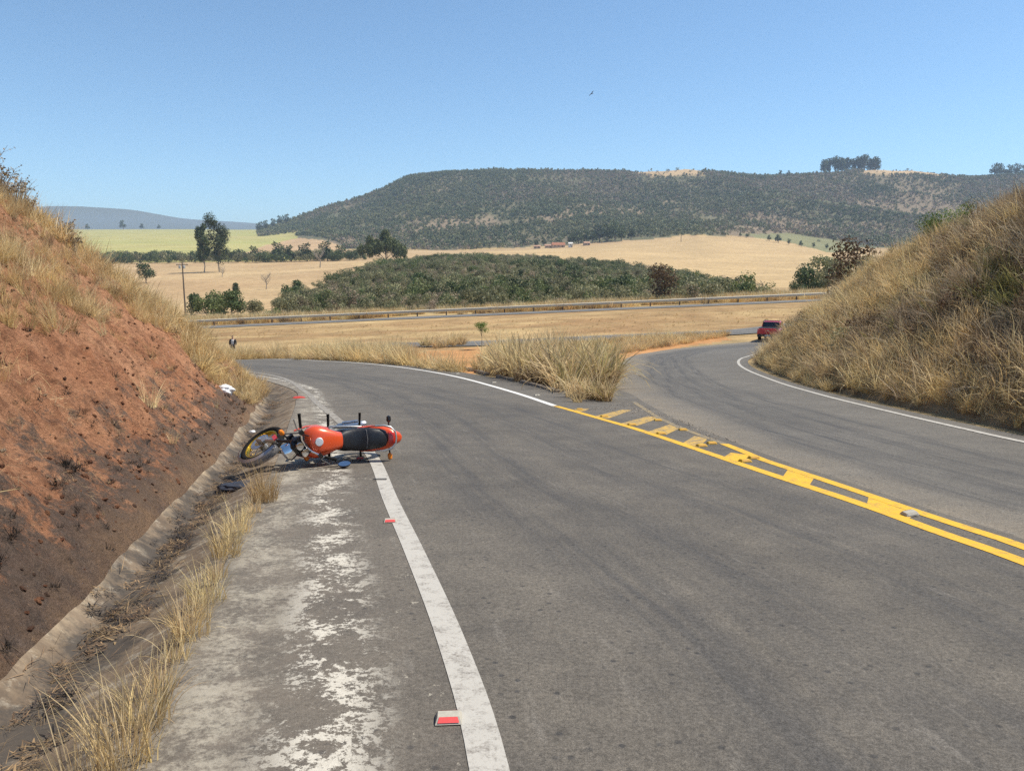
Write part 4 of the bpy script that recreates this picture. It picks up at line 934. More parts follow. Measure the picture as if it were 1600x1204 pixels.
Plant('bamboo_clump', 0, 0, 2.0, 0, 9000, 0.95, LEAF_MID, 0.35, 73, blobs=bl, shell=0.2, asp=0.4).place(p, 1.35, 'wide feathery bamboo clump rising at the top of the scrub wood', 'bamboo')
# leafless trees in the pasture
def bare_tree(px, py, hpx, lab, grp, seed):
    p = bp(px, py); H = hpx * p[1] / 1200; r_ = random.Random(seed); root = empty('bare_tree', p); mb = MB(); tw = MB()
    mb.tube([(0, 0, -0.2), (0.03 * H, 0, 0.25 * H), (0, 0.04 * H, 0.55 * H)], [0.03 * H, 0.022 * H, 0.012 * H], 6)
    for i in range(16):
        a = r_.random() * 6.28; z = H * (0.22 + 0.33 * r_.random()); L = H * (0.3 + 0.25 * r_.random())
        e = Vector((math.cos(a) * L * 0.7, math.sin(a) * L * 0.7, z + L * 0.8)); st = Vector((0.02 * H, 0.01 * H, z))
        tw.tube([st, st.lerp(e, 0.5) + Vector((0, 0, -0.03 * H)), e], [0.012 * H, 0.008 * H, 0.003 * H], 5)
        for j in range(3):
            s2 = st.lerp(e, 0.4 + 0.5 * r_.random()); tw.tube([s2, s2 + Vector((r_.uniform(-1, 1), r_.uniform(-1, 1), r_.uniform(0.2, 1))) * 0.14 * H], [0.006 * H, 0.002 * H], 4)
    mb.build('trunk', BARK_PALE, root); tw.build('branches', BARK_PALE, root); tag(root, lab, 'tree', grp)
bare_tree(347, 433, 20, 'low grey leafless tree just in front of the gum trees', None, 1)
bare_tree(416, 452, 30, 'slender leafless tree standing in open dry pasture', None, 2)
bare_tree(500, 418, 34, 'pale leafless tree within the green belt by the pasture', None, 3)
# twiggy shrubs on the crest of the red bank
def twiggy(pt, H, lab, grp, seed):
    r_ = random.Random(seed); root = empty('twiggy_shrub', pt); mb = MB(); P_, D_ = [], []
    for i in range(15):
        a = r_.random() * 6.28; L = H * (0.6 + 0.5 * r_.random()); sp_ = 0.25 + 0.35 * r_.random(); e = Vector((math.cos(a) * L * sp_, math.sin(a) * L * sp_, L * 0.9)); m_ = e * 0.5 + Vector((0, 0, 0.05 * H))
        mb.tube([(0, 0, -0.1), m_, e], [0.008, 0.005, 0.002], 4)
        for j in range(6):
            s2 = m_.lerp(e, r_.random()); t2 = s2 + Vector((r_.uniform(-1, 1), r_.uniform(-1, 1), r_.uniform(0, 1))) * 0.22 * H
            mb.tube([s2, t2], [0.003, 0.0015], 3); P_.append(t2); P_.append(s2.lerp(t2, 0.6))
    mb.build('stems', BARK_PALE, root); P_ = np.array([tuple(q) for q in P_]); rr = np.random.default_rng(seed); nn = rr.normal(size=P_.shape); nn /= np.linalg.norm(nn, axis=1, keepdims=True)
    V_, F_ = leaves(P_, nn, 0.05, rr); link(bpy.data.objects.new('seed_heads', np_mesh('seed_heads', V_, F_, DULL, False)), root)['kind'] = 'stuff'
    return tag(root, lab, 'shrub', grp)
for i, (x, y, h) in enumerate([(6, 296, 0.55), (25, 305, 0.5), (42, 312, 0.6), (55, 318, 0.45), (-25, 285, 0.7), (118, 352, 0.4), (136, 362, 0.35)]):
    twiggy(on_bank(bankL, x, y + 4), h, 'thin twiggy shrub against the sky on the crest of the red bank', 'twiggy shrubs on the bank crest', 500 + i)

# far trees, each on its own
K_far = Plant('far_tree', 12, 11, 2.2, 12, 420, 1.5, LEAF_DARK, 0.5, 81)
K_gumfar = Plant('far_gum_tree', 13, 19, 2, 16, 900, 1.7, LEAF_DARK, 0.5, 82, squash=1.2)
def far(K, px, Y, hpx, lab, cat='tree', grp=None, sink=0.0):
    p = at(px, Y); return K.place(p, hpx * Y / 1200.0 / K.h, lab, cat, grp, sink=sink)
for x, Y, h in [(197, 2350, 14), (225, 2380, 9), (252, 2390, 7), (142, 2300, 9)]: far(K_far, x, Y, h, 'lone round tree on the skyline of the pale green field', grp='lone trees on the green field skyline')
for i, x in enumerate([1279, 1287, 1296, 1305, 1313, 1322, 1331, 1340, 1349, 1357]): far(K_gumfar, x, 1960 + (i * 37) % 50, 24 + (i * 7) % 5, 'tall gum tree in the grove on top of the ridge', grp='gum grove on the ridge')
for i, x in enumerate([1541, 1551, 1562, 1574, 1586, 1598, 1612]): far(K_far, x, 1950 + (i * 29) % 60, 20 + (i * 5) % 5, 'broad tree in the clump on the ridge above the grassy hillside', grp='tree clump on the ridge end')
for x, h in [(1211, 9), (1224, 8)]: far(K_far, x, 1980, h, 'small lone tree on the bare part of the ridge line', grp='lone trees on the ridge line')
for i, x in enumerate([408, 418, 429, 440, 451]): far(K_far, x, 1780 + (i * 31) % 50, 15, 'tree in the dark grove at the low end of the ridge', grp='grove at the low end of the ridge')
for i, (x, h) in enumerate([(893, 19), (903, 22), (913, 20), (925, 18), (936, 26), (948, 28), (960, 29), (970, 24), (985, 16), (850, 12), (838, 11)]): far(K_far, x, 985 + (i * 13) % 30, h, 'dark tree shading the farmstead at the edge of the golden field', grp='trees around the farmstead')
for i, (x, Y, h) in enumerate([(1155, 1010, 6), (1200, 980, 9), (1214, 960, 13), (1230, 940, 9), (1250, 925, 9), (1270, 915, 8), (1290, 900, 8), (1165, 1000, 6)]): far(K_far, x, Y, h, 'small tree in the hedge along the right edge of the golden field', grp='hedge trees of the golden field')
for i, (x, Y, h) in enumerate([(215, 640, 16), (262, 630, 15), (300, 622, 17), (375, 618, 19), (395, 610, 24), (432, 605, 30), (455, 600, 25), (480, 600, 28), (512, 602, 30), (530, 596, 24)]): far(K_far, x, Y, h, 'taller tree rising from the belt between pasture and green field', grp='taller trees of the belt')

# ================================================================== BUILT THINGS
GALV = plain('galvanised_steel', (0.56, 0.50, 0.40), 0.6, 0.0, var=0.12, scale=2)
POSTM = plain('rusty_post', (0.12, 0.09, 0.07), 0.8, 0.2, var=0.3)
rl = resample(offset(hw, 5.6), step=1.0)
rx, ry, _d = project(rl[:, 0], rl[:, 1], zbase(rl[:, 0], rl[:, 1])); rl = rl[(rx > 150) & (rx < 1345)]
rail = empty('guardrail', (rl[0][0], rl[0][1], float(zbase(*rl[0])))); tag(rail, 'long pale steel guardrail on posts along the far highway', 'guardrail')
nrm_r = normals(rl); prof_w = [(-0.03, 0.50), (0.05, 0.56), (0.05, 0.63), (-0.03, 0.68), (0.05, 0.74), (0.05, 0.81), (-0.03, 0.87)]
PV = np.stack([np.column_stack([rl - nrm_r * o_, zbase(rl[:, 0], rl[:, 1]) + h_]) for o_, h_ in prof_w], 1) - np.array(rail.location)
bm_ = np_mesh('beam', PV.reshape(-1, 3), grid_faces(len(rl), len(prof_w)), GALV); bo = link(bpy.data.objects.new('beam', bm_), rail)
sd = bo.modifiers.new('thickness', 'SOLIDIFY'); sd.thickness = 0.012
pm = MB().box((0, 0, 0.33), (0.16, 0.14, 1.0)).mesh('post', POSTM)
for q in resample(rl, step=4.0):
    o = link(bpy.data.objects.new('post', pm), rail); qq = q + nrm_r[0] * 0.12; o.location = Vector((qq[0], qq[1], float(zbase(*q)))) - rail.location

WOOD = plain('weathered_pole_wood', (0.17, 0.13, 0.10), 0.9, var=0.3)
CERAM = plain('grey_equipment', (0.42, 0.42, 0.40), 0.5)
p = at(285, 150); pole = empty('utility_pole', p); tag(pole, 'weathered wooden utility pole with crossarm at the edge of the pasture', 'utility pole')
MB().tube([(0, 0, -0.5), (0, 0, 5), (0, 0, 10.6)], [0.17, 0.15, 0.11], 10).build('shaft', WOOD, pole)
MB().box((0, -0.14, 10.1), (2.3, 0.12, 0.14)).build('crossarm', WOOD, pole)
for x in (-0.95, -0.4, 0.4, 0.95): MB().lathe([(0, 0.03), (0.08, 0.08), (0.14, 0.05), (0.2, 0.07), (0.27, 0.02)], (x, -0.14, 10.17), (0, 0, 1), 8).build('insulator', CERAM, pole)
for x in (-0.42, 0.42): MB().lathe([(0, 0.18), (0.04, 0.22), (0.55, 0.22), (0.62, 0.1)], (x, -0.3, 9.35), (0, 0, 1), 12).build('transformer', CERAM, pole)
p = bp(1064, 378); o = empty('field_post', p); tag(o, 'thin dark post standing alone in the golden field', 'post')
MB().tube([(0, 0, -0.3), (0, 0, 8.0)], [0.35, 0.28], 6).build('shaft', WOOD, o); MB().box((0, 0, 7.4), (1.2, 0.2, 0.3)).build('crosspiece', WOOD, o)

# farmstead
def house(px, Y, w, dp, h, rh, wall, roof, lab, rz=0.0, nwin=3):
    p = at(px, Y); o = empty('farm_house', p, rz); tag(o, lab, 'house')
    MB().box((0, 0, h / 2 - 0.5), (w, dp, h + 1)).build('wall', wall, o)
    e = 0.5
    rf = MB().add([(-w / 2 - e, -dp / 2 - e, h - 0.15), (w / 2 + e, -dp / 2 - e, h - 0.15), (w / 2 + e, dp / 2 + e, h - 0.15), (-w / 2 - e, dp / 2 + e, h - 0.15), (-w / 2 - e, 0, h + rh), (w / 2 + e, 0, h + rh)], [(0, 1, 5, 4), (2, 3, 4, 5), (0, 4, 3), (1, 2, 5), (3, 2, 1, 0)]).build('roof', roof, o)
    wm = MB().box((0, 0, 0), (1.2, 0.12, 1.1)).mesh('window', GLASSD); 
    for i in range(nwin):
        q = link(bpy.data.objects.new('window', wm), o); q.location = (-w / 2 + w * (i + 0.6) / (nwin + 0.2), -dp / 2 - 0.02, h * 0.58)
    MB().box((w * 0.32, -dp / 2 - 0.02, 1.0), (1.0, 0.12, 2.1)).build('door', WOOD, o)
GLASSD = plain('dark_window', (0.03, 0.035, 0.04), 0.2)
LIME = plain('limewash', (0.72, 0.69, 0.63), 0.9, scale=2); CREAM = plain('cream_wall', (0.50, 0.36, 0.25), 0.9, scale=2); TILE = plain('clay_tile_roof', (0.36, 0.15, 0.08), 0.9, var=0.25, scale=3)
TILE2 = plain('faded_tile_roof', (0.44, 0.26, 0.17), 0.9, var=0.25, scale=3)
house(872, 935, 15, 8, 3.2, 3.0, CREAM, TILE, 'farmhouse with clay tile roof at the edge of the golden field', 0.1)
house(891, 925, 4.5, 5, 4.6, 1.2, LIME, LIME, 'small bright white outbuilding beside the clay roofed farmhouse', 0.0, 1)
house(839, 940, 8, 5, 3.0, 1.2, CREAM, TILE2, 'low tan shed standing apart from the farmhouse', 0.0, 2)
house(916, 950, 7, 6, 3.0, 1.5, CREAM, TILE2, 'low house half hidden below the dark farmstead trees', 0.2, 2)
house(857, 945, 9, 6, 2.8, 1.6, CREAM, TILE2, 'open tile roofed barn next to the farmhouse', -0.1, 2)

# broken kerb at the island
KERB = plain('old_kerb_concrete', (0.22, 0.18, 0.14), 0.95, var=0.3, scale=6)
kl = resample(catmull(pix([(722, 574), (770, 587), (812, 597), (845, 605), (872, 613)]), 0.2), step=0.82)
kerb = empty('island_kerb', (kl[0][0], kl[0][1], float(zbase(*kl[0])))); tag(kerb, 'old broken concrete kerb under the cane grass of the island', 'kerb')
rk = random.Random(4)
for i in range(len(kl) - 1):
    if i in (3, 7, 8, 12): continue
    a_, b_ = kl[i], kl[i + 1]; m_ = (a_ + b_) / 2; ang = math.atan2(*(b_ - a_)[::-1])
    o = MB().box((0, 0, 0.02), (0.80, 0.16, 0.24), taper=0.93).build('kerb_stone', KERB, kerb); o.location = Vector((m_[0], m_[1], float(zbase(*m_)) - 0.06 + rk.uniform(-0.02, 0.01))) - kerb.location
    o.rotation_euler = (rk.uniform(-.08, .08), -math.atan2(float(zbase(*b_) - zbase(*a_)), 0.82) + rk.uniform(-.02, .02), ang + rk.uniform(-.04, .04))

# raised road studs
STUDW = plain('white_stud_plastic', (0.40, 0.37, 0.31), 0.7, var=0.3, scale=40); STUDY = plain('yellow_stud_plastic', (0.58, 0.38, 0.06), 0.8, spec=0.15, var=0.25, scale=40)
REDR = plain('red_reflector', (0.78, 0.10, 0.09), 0.25, spec=0.7, scale=60); AMB = plain('amber_reflector', (0.50, 0.26, 0.04), 0.6, spec=0.2)
def stud_mesh(m): return MB().add([(-.055, -.05, -.003), (.055, -.05, -.003), (.055, .05, -.003), (-.055, .05, -.003), (-.045, -.026, .02), (.045, -.026, .02), (.045, .026, .02), (-.045, .026, .02)], [(3, 2, 1, 0), (4, 5, 6, 7), (0, 1, 5, 4), (1, 2, 6, 5), (2, 3, 7, 6), (3, 0, 4, 7)]).mesh('body', m, 20)
def refl_mesh(m, sy): return MB().add([(-.045, sy * .0475, .004), (.045, sy * .0475, .004), (.038, sy * .029, .0205), (-.038, sy * .029, .0205)], [(0, 1, 2, 3)] if sy < 0 else [(3, 2, 1, 0)]).mesh('reflector', m)
SM = {'p': (stud_mesh(STUDW), refl_mesh(STUDW, -1), refl_mesh(STUDW, 1)), 'w': (stud_mesh(STUDW), refl_mesh(REDR, -1), refl_mesh(REDR, 1)), 'y': (stud_mesh(STUDY), refl_mesh(AMB, -1), refl_mesh(AMB, 1))}
def stud(px, py, kind, line, lab, grp=None, scale=1.0, tilt=(0, 0), dz=0.008, rz=None):
    p = bp(px, py); i = int(np.argmin(np.hypot(line[:, 0] - p[0], line[:, 1] - p[1]))); t = line[min(i + 1, len(line) - 1)] - line[max(i - 1, 0)]
    o = empty('road_stud', (p[0], p[1], p[2] + dz), math.atan2(t[1], t[0]) - math.pi / 2 if rz is None else rz); o.rotation_euler.x, o.rotation_euler.y = math.atan(-GRADE) + tilt[0], tilt[1]; o.scale = (scale,) * 3
    for nm, m_ in zip(('body', 'reflector', 'reflector'), SM[kind]): link(bpy.data.objects.new(nm, m_), o)
    tag(o, lab, 'road stud', grp); return o
stud(701, 1124, 'w', EDGE_L, 'white road stud with bright red reflector beside the wide white line', rz=0.06)
stud(610, 815, 'w', EDGE_L, 'white road stud with red reflector midway between motorcycle and nearer stud', rz=0.1)
stud(563, 717, 'w', EDGE_L, 'red faced road stud just in front of the fallen motorcycle', rz=0.1)
for x, y in [(715, 586), (772, 600), (839, 620)]: stud(x, y - 2, 'p', EDGE_FAR, 'small white road stud along the outer white line by the island kerb', 'studs on the outer white line', 1.3)
for x, y in [(944, 652), (987, 665), (1033, 679), (1096, 698), (1164, 722)]: stud(x, y - 1, 'y', YEL_1, 'yellow road stud on the ramp side of the painted hatching', 'yellow studs on the ramp side', 1.25)
for x, y in [(906, 640), (1028, 657), (1067, 672), (1112, 693), (1178, 716)]: stud(x, y, 'y', YEL_2, 'yellow road stud on the branch road side of the painted hatching', 'yellow studs on the branch side', 1.2)
stud(1421, 805, 'p', YEL_2, 'chipped grey road stud standing proud on the last hatch bar', None, 1.1, (0.1, -0.15), 0.018)

# ---- litter by the road
def crumple(name, p, s, mat, lab, cat, seed, flat=0.5):
    import bmesh
    r_ = np.random.default_rng(seed); bm = bmesh.new(); bmesh.ops.create_icosphere(bm, subdivisions=4, radius=1.0)
    co = np.array([v.co[:] for v in bm.verts]); n1 = fbm(co[:, 0] * 2 + seed, co[:, 1] * 2 + co[:, 2] * 3, 3, seed); n2 = np.abs(fbm(co[:, 0] * 4 + 9, co[:, 1] * 4 - co[:, 2] * 5, 3, seed + 5))
    for v, a, b in zip(bm.verts, n1, n2): v.co = v.co * (1 + 0.3 * a - 0.3 * b); v.co.x *= s[0]; v.co.y *= s[1]; v.co.z *= s[2]
    me = bpy.data.meshes.new(name); bm.to_mesh(me); bm.free(); me.materials.append(mat); me.polygons.foreach_set('use_smooth', [True] * len(me.polygons))
    o = link(bpy.data.objects.new(name, me)); o.location = (p[0], p[1], p[2] + s[2] * flat); return tag(o, lab, cat)
WPLAS = plain('white_plastic', (0.85, 0.85, 0.84), 0.5, var=0.04)
crumple('plastic_bag', on_bank(bankL, 352, 614), (0.17, 0.13, 0.12), WPLAS, 'crumpled white plastic bag at the foot of the red bank', 'bag', 3)
pb = bp(394, 676); crumple('paper_scrap', (pb[0], pb[1], pb[2]), (0.05, 0.04, 0.03), WPLAS, 'small white paper scrap behind the fallen front wheel', 'litter', 4)
REDP = plain('red_plastic', (0.55, 0.055, 0.03), 0.35, coat=0.3); BLKP = plain('black_plastic', (0.018, 0.018, 0.019), 0.45)
def shard(name, p, pts, th, mat, lab, rz, tx=0.0, ty=0.0, bow=0.03):
    n = len(pts); m_ = MB(); cx = sum(a for a, b in pts) / n; cy = sum(b for a, b in pts) / n
    top = [(a, b, th + bow * (1 - abs(a - cx) * 3)) for a, b in pts]; bot = [(a, b, bow * (1 - abs(a - cx) * 3)) for a, b in pts]
    m_.add(bot + top + [(cx, cy, th + bow * 1.5), (cx, cy, bow * 1.5 - th)], [(i, (i + 1) % n, n + (i + 1) % n, n + i) for i in range(n)] + [(n + i, n + (i + 1) % n, 2 * n) for i in range(n)] + [((i + 1) % n, i, 2 * n + 1) for i in range(n)])
    o = m_.build(name, mat, None, 30); o.location = p; o.rotation_euler = (tx, ty, rz); return tag(o, lab, 'fragment')
p = bp(467, 624); shard('plastic_fragment', (p[0], p[1], p[2] + 0.03), [(-.15, -.02), (-.04, -.075), (.05, -.05), (.17, -.035), (.12, .03), (0.02, .05), (-.10, .055)], 0.01, REDP, 'broken red bodywork fragment lying on the shoulder behind the motorcycle', 0.1, 0.25)
p = bp(594, 750); shard('plastic_strip', (p[0], p[1], p[2] + 0.01), [(-.075, -.008), (.075, -.012), (.07, .012), (-.07, .01)], 0.006, BLKP, 'thin black plastic strip lying on the white line', 0.05, bow=0.004)
def gut_pt(px, py, dz=-0.17): q = bp(px, py); return (q[0], q[1], q[2] + dz)
NAVY = plain('dark_cloth', (0.030, 0.034, 0.048), 0.6, var=0.4)
crumple('dark_cloth', gut_pt(385, 742, -0.16), (0.30, 0.20, 0.05), NAVY, 'dark crumpled cloth in the gutter below the front wheel', 'cloth', 8, 0.6)

# ---- bird
p = Vector((0, 0, 0)); Yb = 110.0; u_, v_ = (924.5 - CX) / F, (CY - 146.5) / F
bl_ = (u_ * Yb / (CT + v_ * ST) , Yb, CZ + Yb * (-ST + v_ * CT) / (CT + v_ * ST))
bird = empty('bird', bl_); tag(bird, 'small dark bird gliding alone in the clear sky', 'bird'); bird.rotation_euler = (0.25, -0.85, 0.3)
FEA = plain('dark_feather', (0.05, 0.045, 0.045), 0.8)
MB().rings([[(r_ * math.cos(a) * 1.0, x, r_ * math.sin(a)) for a in (6.283 * k / 8 for k in range(8))] for x, r_ in ((-0.26, 0.004), (-0.2, 0.03), (-0.05, 0.06), (0.1, 0.055), (0.16, 0.035), (0.21, 0.03), (0.27, 0.004))]).build('body', FEA, bird)
for s_ in (-1, 1): MB().add([(s_ * .03, .1, .02), (s_ * .25, .14, .08), (s_ * .52, .02, .06), (s_ * .28, -.04, .07), (s_ * .03, -.06, .02), (s_ * .03, .1, .0), (s_ * .25, .14, .06), (s_ * .52, .02, .05), (s_ * .28, -.04, .05), (s_ * .03, -.06, .0)], [(0, 1, 3, 4), (1, 2, 3), (9, 8, 6, 5), (8, 7, 6), (0, 5, 6, 1), (1, 6, 7, 2), (2, 7, 8, 3), (3, 8, 9, 4)]).build('wing', FEA, bird)
MB().add([(-.02, -.22, 0), (.02, -.22, 0), (.06, -.4, 0), (-.06, -.4, 0), (0, -.3, .012)], [(0, 1, 4), (1, 2, 4), (2, 3, 4), (3, 0, 4), (3, 2, 1, 0)]).build('tail', FEA, bird)

# ================================================================== THE FALLEN MOTORCYCLE
# modelled upright (x forward, y to its left, z up), then laid on its left side
ORANGE = plain('orange_paint', (0.70, 0.085, 0.020), 0.28, 0.15, 0.5, var=0.03, scale=3, coat=0.6, rv=0.3)
SEATM = plain('black_seat_vinyl', (0.014, 0.015, 0.019), 0.42, spec=0.5, var=0.2)
BLK = plain('black_paint', (0.015, 0.015, 0.017), 0.3, spec=0.5); RUB = plain('tyre_rubber', (0.014, 0.0135, 0.013), 0.9, spec=0.15, var=0.3)
CHROME = plain('chrome', (0.80, 0.80, 0.80), 0.12, 1.0, var=0.05); ALU = plain('cast_aluminium', (0.52, 0.52, 0.51), 0.42, 0.85, var=0.12)
GOLD = plain('gold_anodised_rim', (0.80, 0.52, 0.06), 0.30, 0.9, var=0.08); STEEL = plain('brushed_steel', (0.60, 0.60, 0.60), 0.3, 0.95)
LENS = plain('lamp_glass', (0.62, 0.64, 0.66), 0.08, 0.3, 0.8, var=0.05); AMBER = plain('amber_lens', (0.80, 0.24, 0.02), 0.2, spec=0.6); REDL = plain('red_lens', (0.62, 0.03, 0.02), 0.2, spec=0.6, coat=0.4)
MIRR = plain('mirror_glass', (0.55, 0.58, 0.62), 0.12, 1.0, var=0.02); CAPM = plain('white_decal_cap', (0.70, 0.70, 0.70), 0.35, 0.3)
def sring(x, w, z0, z1, n=20, e=2.6, yoff=0.0):         # superellipse ring across the bike
    out = []
    for k in range(n):
        a = 2 * math.pi * k / n; c, s = math.cos(a), math.sin(a)
        out.append((x, yoff + w / 2 * math.copysign(abs(c) ** (2 / e), c), (z0 + z1) / 2 + (z1 - z0) / 2 * math.copysign(abs(s) ** (2 / e), s)))
    return out
PSI, EPS = R(24), R(6)
f_ = Vector((-math.cos(PSI), -math.sin(PSI), 0)); uh = Vector((math.sin(PSI), -math.cos(PSI), 0))
grade_n = Vector((0, GRADE, 1)).normalized()
f_ = (f_ - grade_n * f_.dot(grade_n)).normalized(); uh = grade_n.cross(f_) * 1.0
uh = -uh if uh.y > 0 else uh
u_b = (uh * math.cos(EPS) + grade_n * math.sin(EPS)).normalized(); r_b = f_.cross(u_b)
BM = Matrix((f_, -r_b, u_b)).transposed().to_4x4()
anchor_l = Vector((-0.05, 0, 0.80)); anchor_w = Vector((-2.09, 9.22, 0)); anchor_w.z = float(zbase(anchor_w.x, anchor_w.y)) + 0.30
BM.translation = anchor_w - BM.to_3x3() @ anchor_l
moto = empty('motorcycle', (0, 0, 0)); moto.matrix_world = BM @ Matrix.Translation(anchor_l) @ Matrix.Scale(1.0, 4) @ Matrix.Translation(-anchor_l)
tag(moto, 'orange and black motorcycle lying on its side across the shoulder', 'motorcycle')
HEAD = Vector((0.42, 0, 0.93)); RAKE = R(31); ax_s = Vector((-math.sin(RAKE), 0, math.cos(RAKE))); STEER = R(43)
MS = Matrix.Translation(HEAD) @ Matrix.Rotation(STEER, 4, ax_s) @ Matrix.Translation(-HEAD)
FIXED = {'front_wheel', 'rim', 'hub', 'spokes', 'brake_disc', 'fork_tube', 'fork_slider', 'front_fender'}
def sb(mb, name, mat, parent=None, angle=40):                # a part that turns with the handlebar
    mb.v = [tuple(MS @ (Vector(p) + (Vector((0, 0, 0)) if name in FIXED else Vector((0.11, 0, 0))))) for p in mb.v]; return mb.build(name, mat, parent or moto, angle)
def wheel(c, parent, steer, rr, disc_y, name):
    bld = (lambda mb, n, m, p: sb(mb, n, m, p)) if steer else (lambda mb, n, m, p: mb.build(n, m, p))
    w = bld(MB().torus(c, (0, 1, 0), rr - 0.045, 0.047, 48, 12, 1.05), name, RUB, moto)
    rim = MB(); rim.lathe([(-0.033, rr - 0.092), (-0.033, rr - 0.066), (-0.018, rr - 0.078), (0.018, rr - 0.078), (0.033, rr - 0.066), (0.033, rr - 0.092), (0.012, rr - 0.098), (-0.012, rr - 0.098), (-0.033, rr - 0.092)], c, (0, 1, 0), 48, cap=False); bld(rim, 'rim', GOLD, w)
    bld(MB().lathe([(-0.075, 0.02), (-0.07, 0.045), (-0.03, 0.05), (0.03, 0.05), (0.07, 0.045), (0.075, 0.02)], c, (0, 1, 0), 24), 'hub', ALU, w)
    sp_ = MB(); c = Vector(c)
    for k in range(28):
        a = 2 * math.pi * k / 28; s = 1 if k % 2 else -1; a2 = a + 0.32 * (1 if (k // 2) % 2 else -1)
        sp_.tube([c + Vector((0.047 * math.cos(a), s * 0.04, 0.047 * math.sin(a))), c + Vector(((rr - 0.085) * math.cos(a2), s * 0.008, (rr - 0.085) * math.sin(a2)))], 0.0028, 4, cap=False)
    spk = bld(sp_, 'spokes', STEEL, w); spk['kind'] = 'stuff'
    if disc_y: bld(MB().lathe([(-0.003, 0.07), (-0.003, 0.125), (0.003, 0.125), (0.003, 0.07), (-0.003, 0.07)], c + Vector((0, disc_y, 0)), (0, 1, 0), 36, cap=False), 'brake_disc', STEEL, w)
    return w
FA = Vector((0.84, 0, 0.305)); RA = Vector((-0.50, 0, 0.30))
wheel(FA, moto, True, 0.305, -0.062, 'front_wheel'); wheel(RA, moto, False, 0.30, 0, 'rear_wheel')
dirn = -ax_s
for s in (-1, 1):
    off = Vector((0.045, s * 0.095, 0)); top = HEAD + off + Vector((0, 0, 0.06)); bot = FA + Vector((0, s * 0.095, 0))
    mid = top.lerp(bot, 0.52)
    leg = sb(MB().tube([top, mid], 0.0205, 12), 'fork_tube', BLK)
    sb(MB().tube([mid - (bot - top) * 0.02, mid, mid.lerp(bot, 0.85), bot, bot + (bot - top) * 0.03], [0.03, 0.031, 0.028, 0.03, 0.018], 12), 'fork_slider', ALU)
sb(MB().box((0.345, 0, 0.965), (0.09, 0.26, 0.035)).box((0.40, 0, 0.80), (0.09, 0.26, 0.035)), 'triple_clamp', BLK)
fend = MB(); rings = []
for k in range(15):
    a = R(-35 + 150 * k / 14); c_, s_ = math.cos(a), math.sin(a)
    rings.append([(FA.x + (0.318 + q * 0.0) * c_ + 0, y, FA.z + (0.318 + q) * s_ + 0) if False else (FA.x + (0.322 + q) * c_, y, FA.z + (0.322 + q) * s_) for y, q in ((-0.062, -0.03), (-0.045, 0.008), (0, 0.02), (0.045, 0.008), (0.062, -0.03), (0.04, 0.0), (0, 0.012), (-0.04, 0.0))])
fend.rings(rings); sb(fend, 'front_fender', plain('silver_fender', (0.42, 0.42, 0.43), 0.3, 0.6))
sb(MB().box((0.66, -0.10, 0.42), (0.07, 0.045, 0.10)), 'brake_caliper', ALU)
sb(MB().box((0.545, -0.130, 0.60), (0.05, 0.014, 0.11)), 'fork_reflector', REDL); sb(MB().box((0.545, 0.130, 0.60), (0.05, 0.014, 0.11)), 'fork_reflector', REDL)
hl = sb(MB().lathe([(-0.13, 0.02), (-0.12, 0.06), (-0.07, 0.095), (0.0, 0.11), (0.03, 0.112), (0.035, 0.10)], (0.52, 0, 0.86), (1, 0, -0.12), 28), 'headlight', CHROME)
sb(MB().lathe([(0.0, 0.10), (0.02, 0.085), (0.032, 0.05), (0.037, 0.004)], (0.554, 0, 0.856), (1, 0, -0.12), 28), 'lens', LENS, hl)
sb(MB().rings([sring(0.33, 0.22, 0.84, 0.96), sring(0.38, 0.26, 0.82, 0.985), sring(0.43, 0.24, 0.86, 1.0), sring(0.455, 0.18, 0.9, 0.985)]), 'headlight_cowl', BLK)
for s in (-1, 1):
    gg = sb(MB().lathe([(0, 0.035), (0.05, 0.046), (0.062, 0.046)], (0.40, s * 0.055, 0.985), (-0.45, 0, 0.9), 20), 'gauge', BLK)
    sb(MB().lathe([(0.060, 0.049), (0.068, 0.047), (0.070, 0.04)], (0.40, s * 0.055, 0.985), (-0.45, 0, 0.9), 20), 'gauge_ring', CHROME, gg)
bar = [(0.16, 0.37, 1.03), (0.25, 0.22, 1.055), (0.31, 0.10, 1.02), (0.325, 0.0, 1.005), (0.31, -0.10, 1.02), (0.25, -0.22, 1.055), (0.16, -0.37, 1.03)]
hb = sb(MB().tube(bar, 0.0115, 10), 'handlebar', CHROME)
for s in (-1, 1):
    sb(MB().tube([(0.235, s * 0.245, 1.052), (0.16, s * 0.37, 1.03), (0.148, s * 0.39, 1.027)], [0.017, 0.0175, 0.021], 12), 'grip', RUB, hb)
    sb(MB().tube([(0.27, s * 0.20, 1.06), (0.275, s * 0.27, 1.05), (0.235, s * 0.38, 1.03)], [0.008, 0.007, 0.008], 6), 'lever', ALU, hb)
    sb(MB().box((0.258, s * 0.20, 1.06), (0.05, 0.05, 0.045)), 'switch_box', BLK, hb)
    ind = sb(MB().tube([(0.43, s * 0.12, 0.80), (0.44, s * 0.20, 0.80)], 0.010, 8), 'indicator', BLK); sb(MB().lathe([(0, 0.016), (0.02, 0.03), (0.06, 0.027), (0.075, 0.01)], (0.44, s * 0.19, 0.80), (0, s, 0), 12), 'lens', AMBER, ind)
MB().tube([(0.16, 0.30, 0.98), (0.08, 0.30, 1.02), (0.03, 0.285, 1.04)], 0.006, 6).build('mirror_stem', BLK, moto)
mn = Vector((0.1, -0.80, 0.60)).normalized(); mu = Vector((1, 0, 0)); mw = mn.cross(mu).normalized(); mu = mw.cross(mn); mc = Vector((-0.02, 0.275, 1.05))
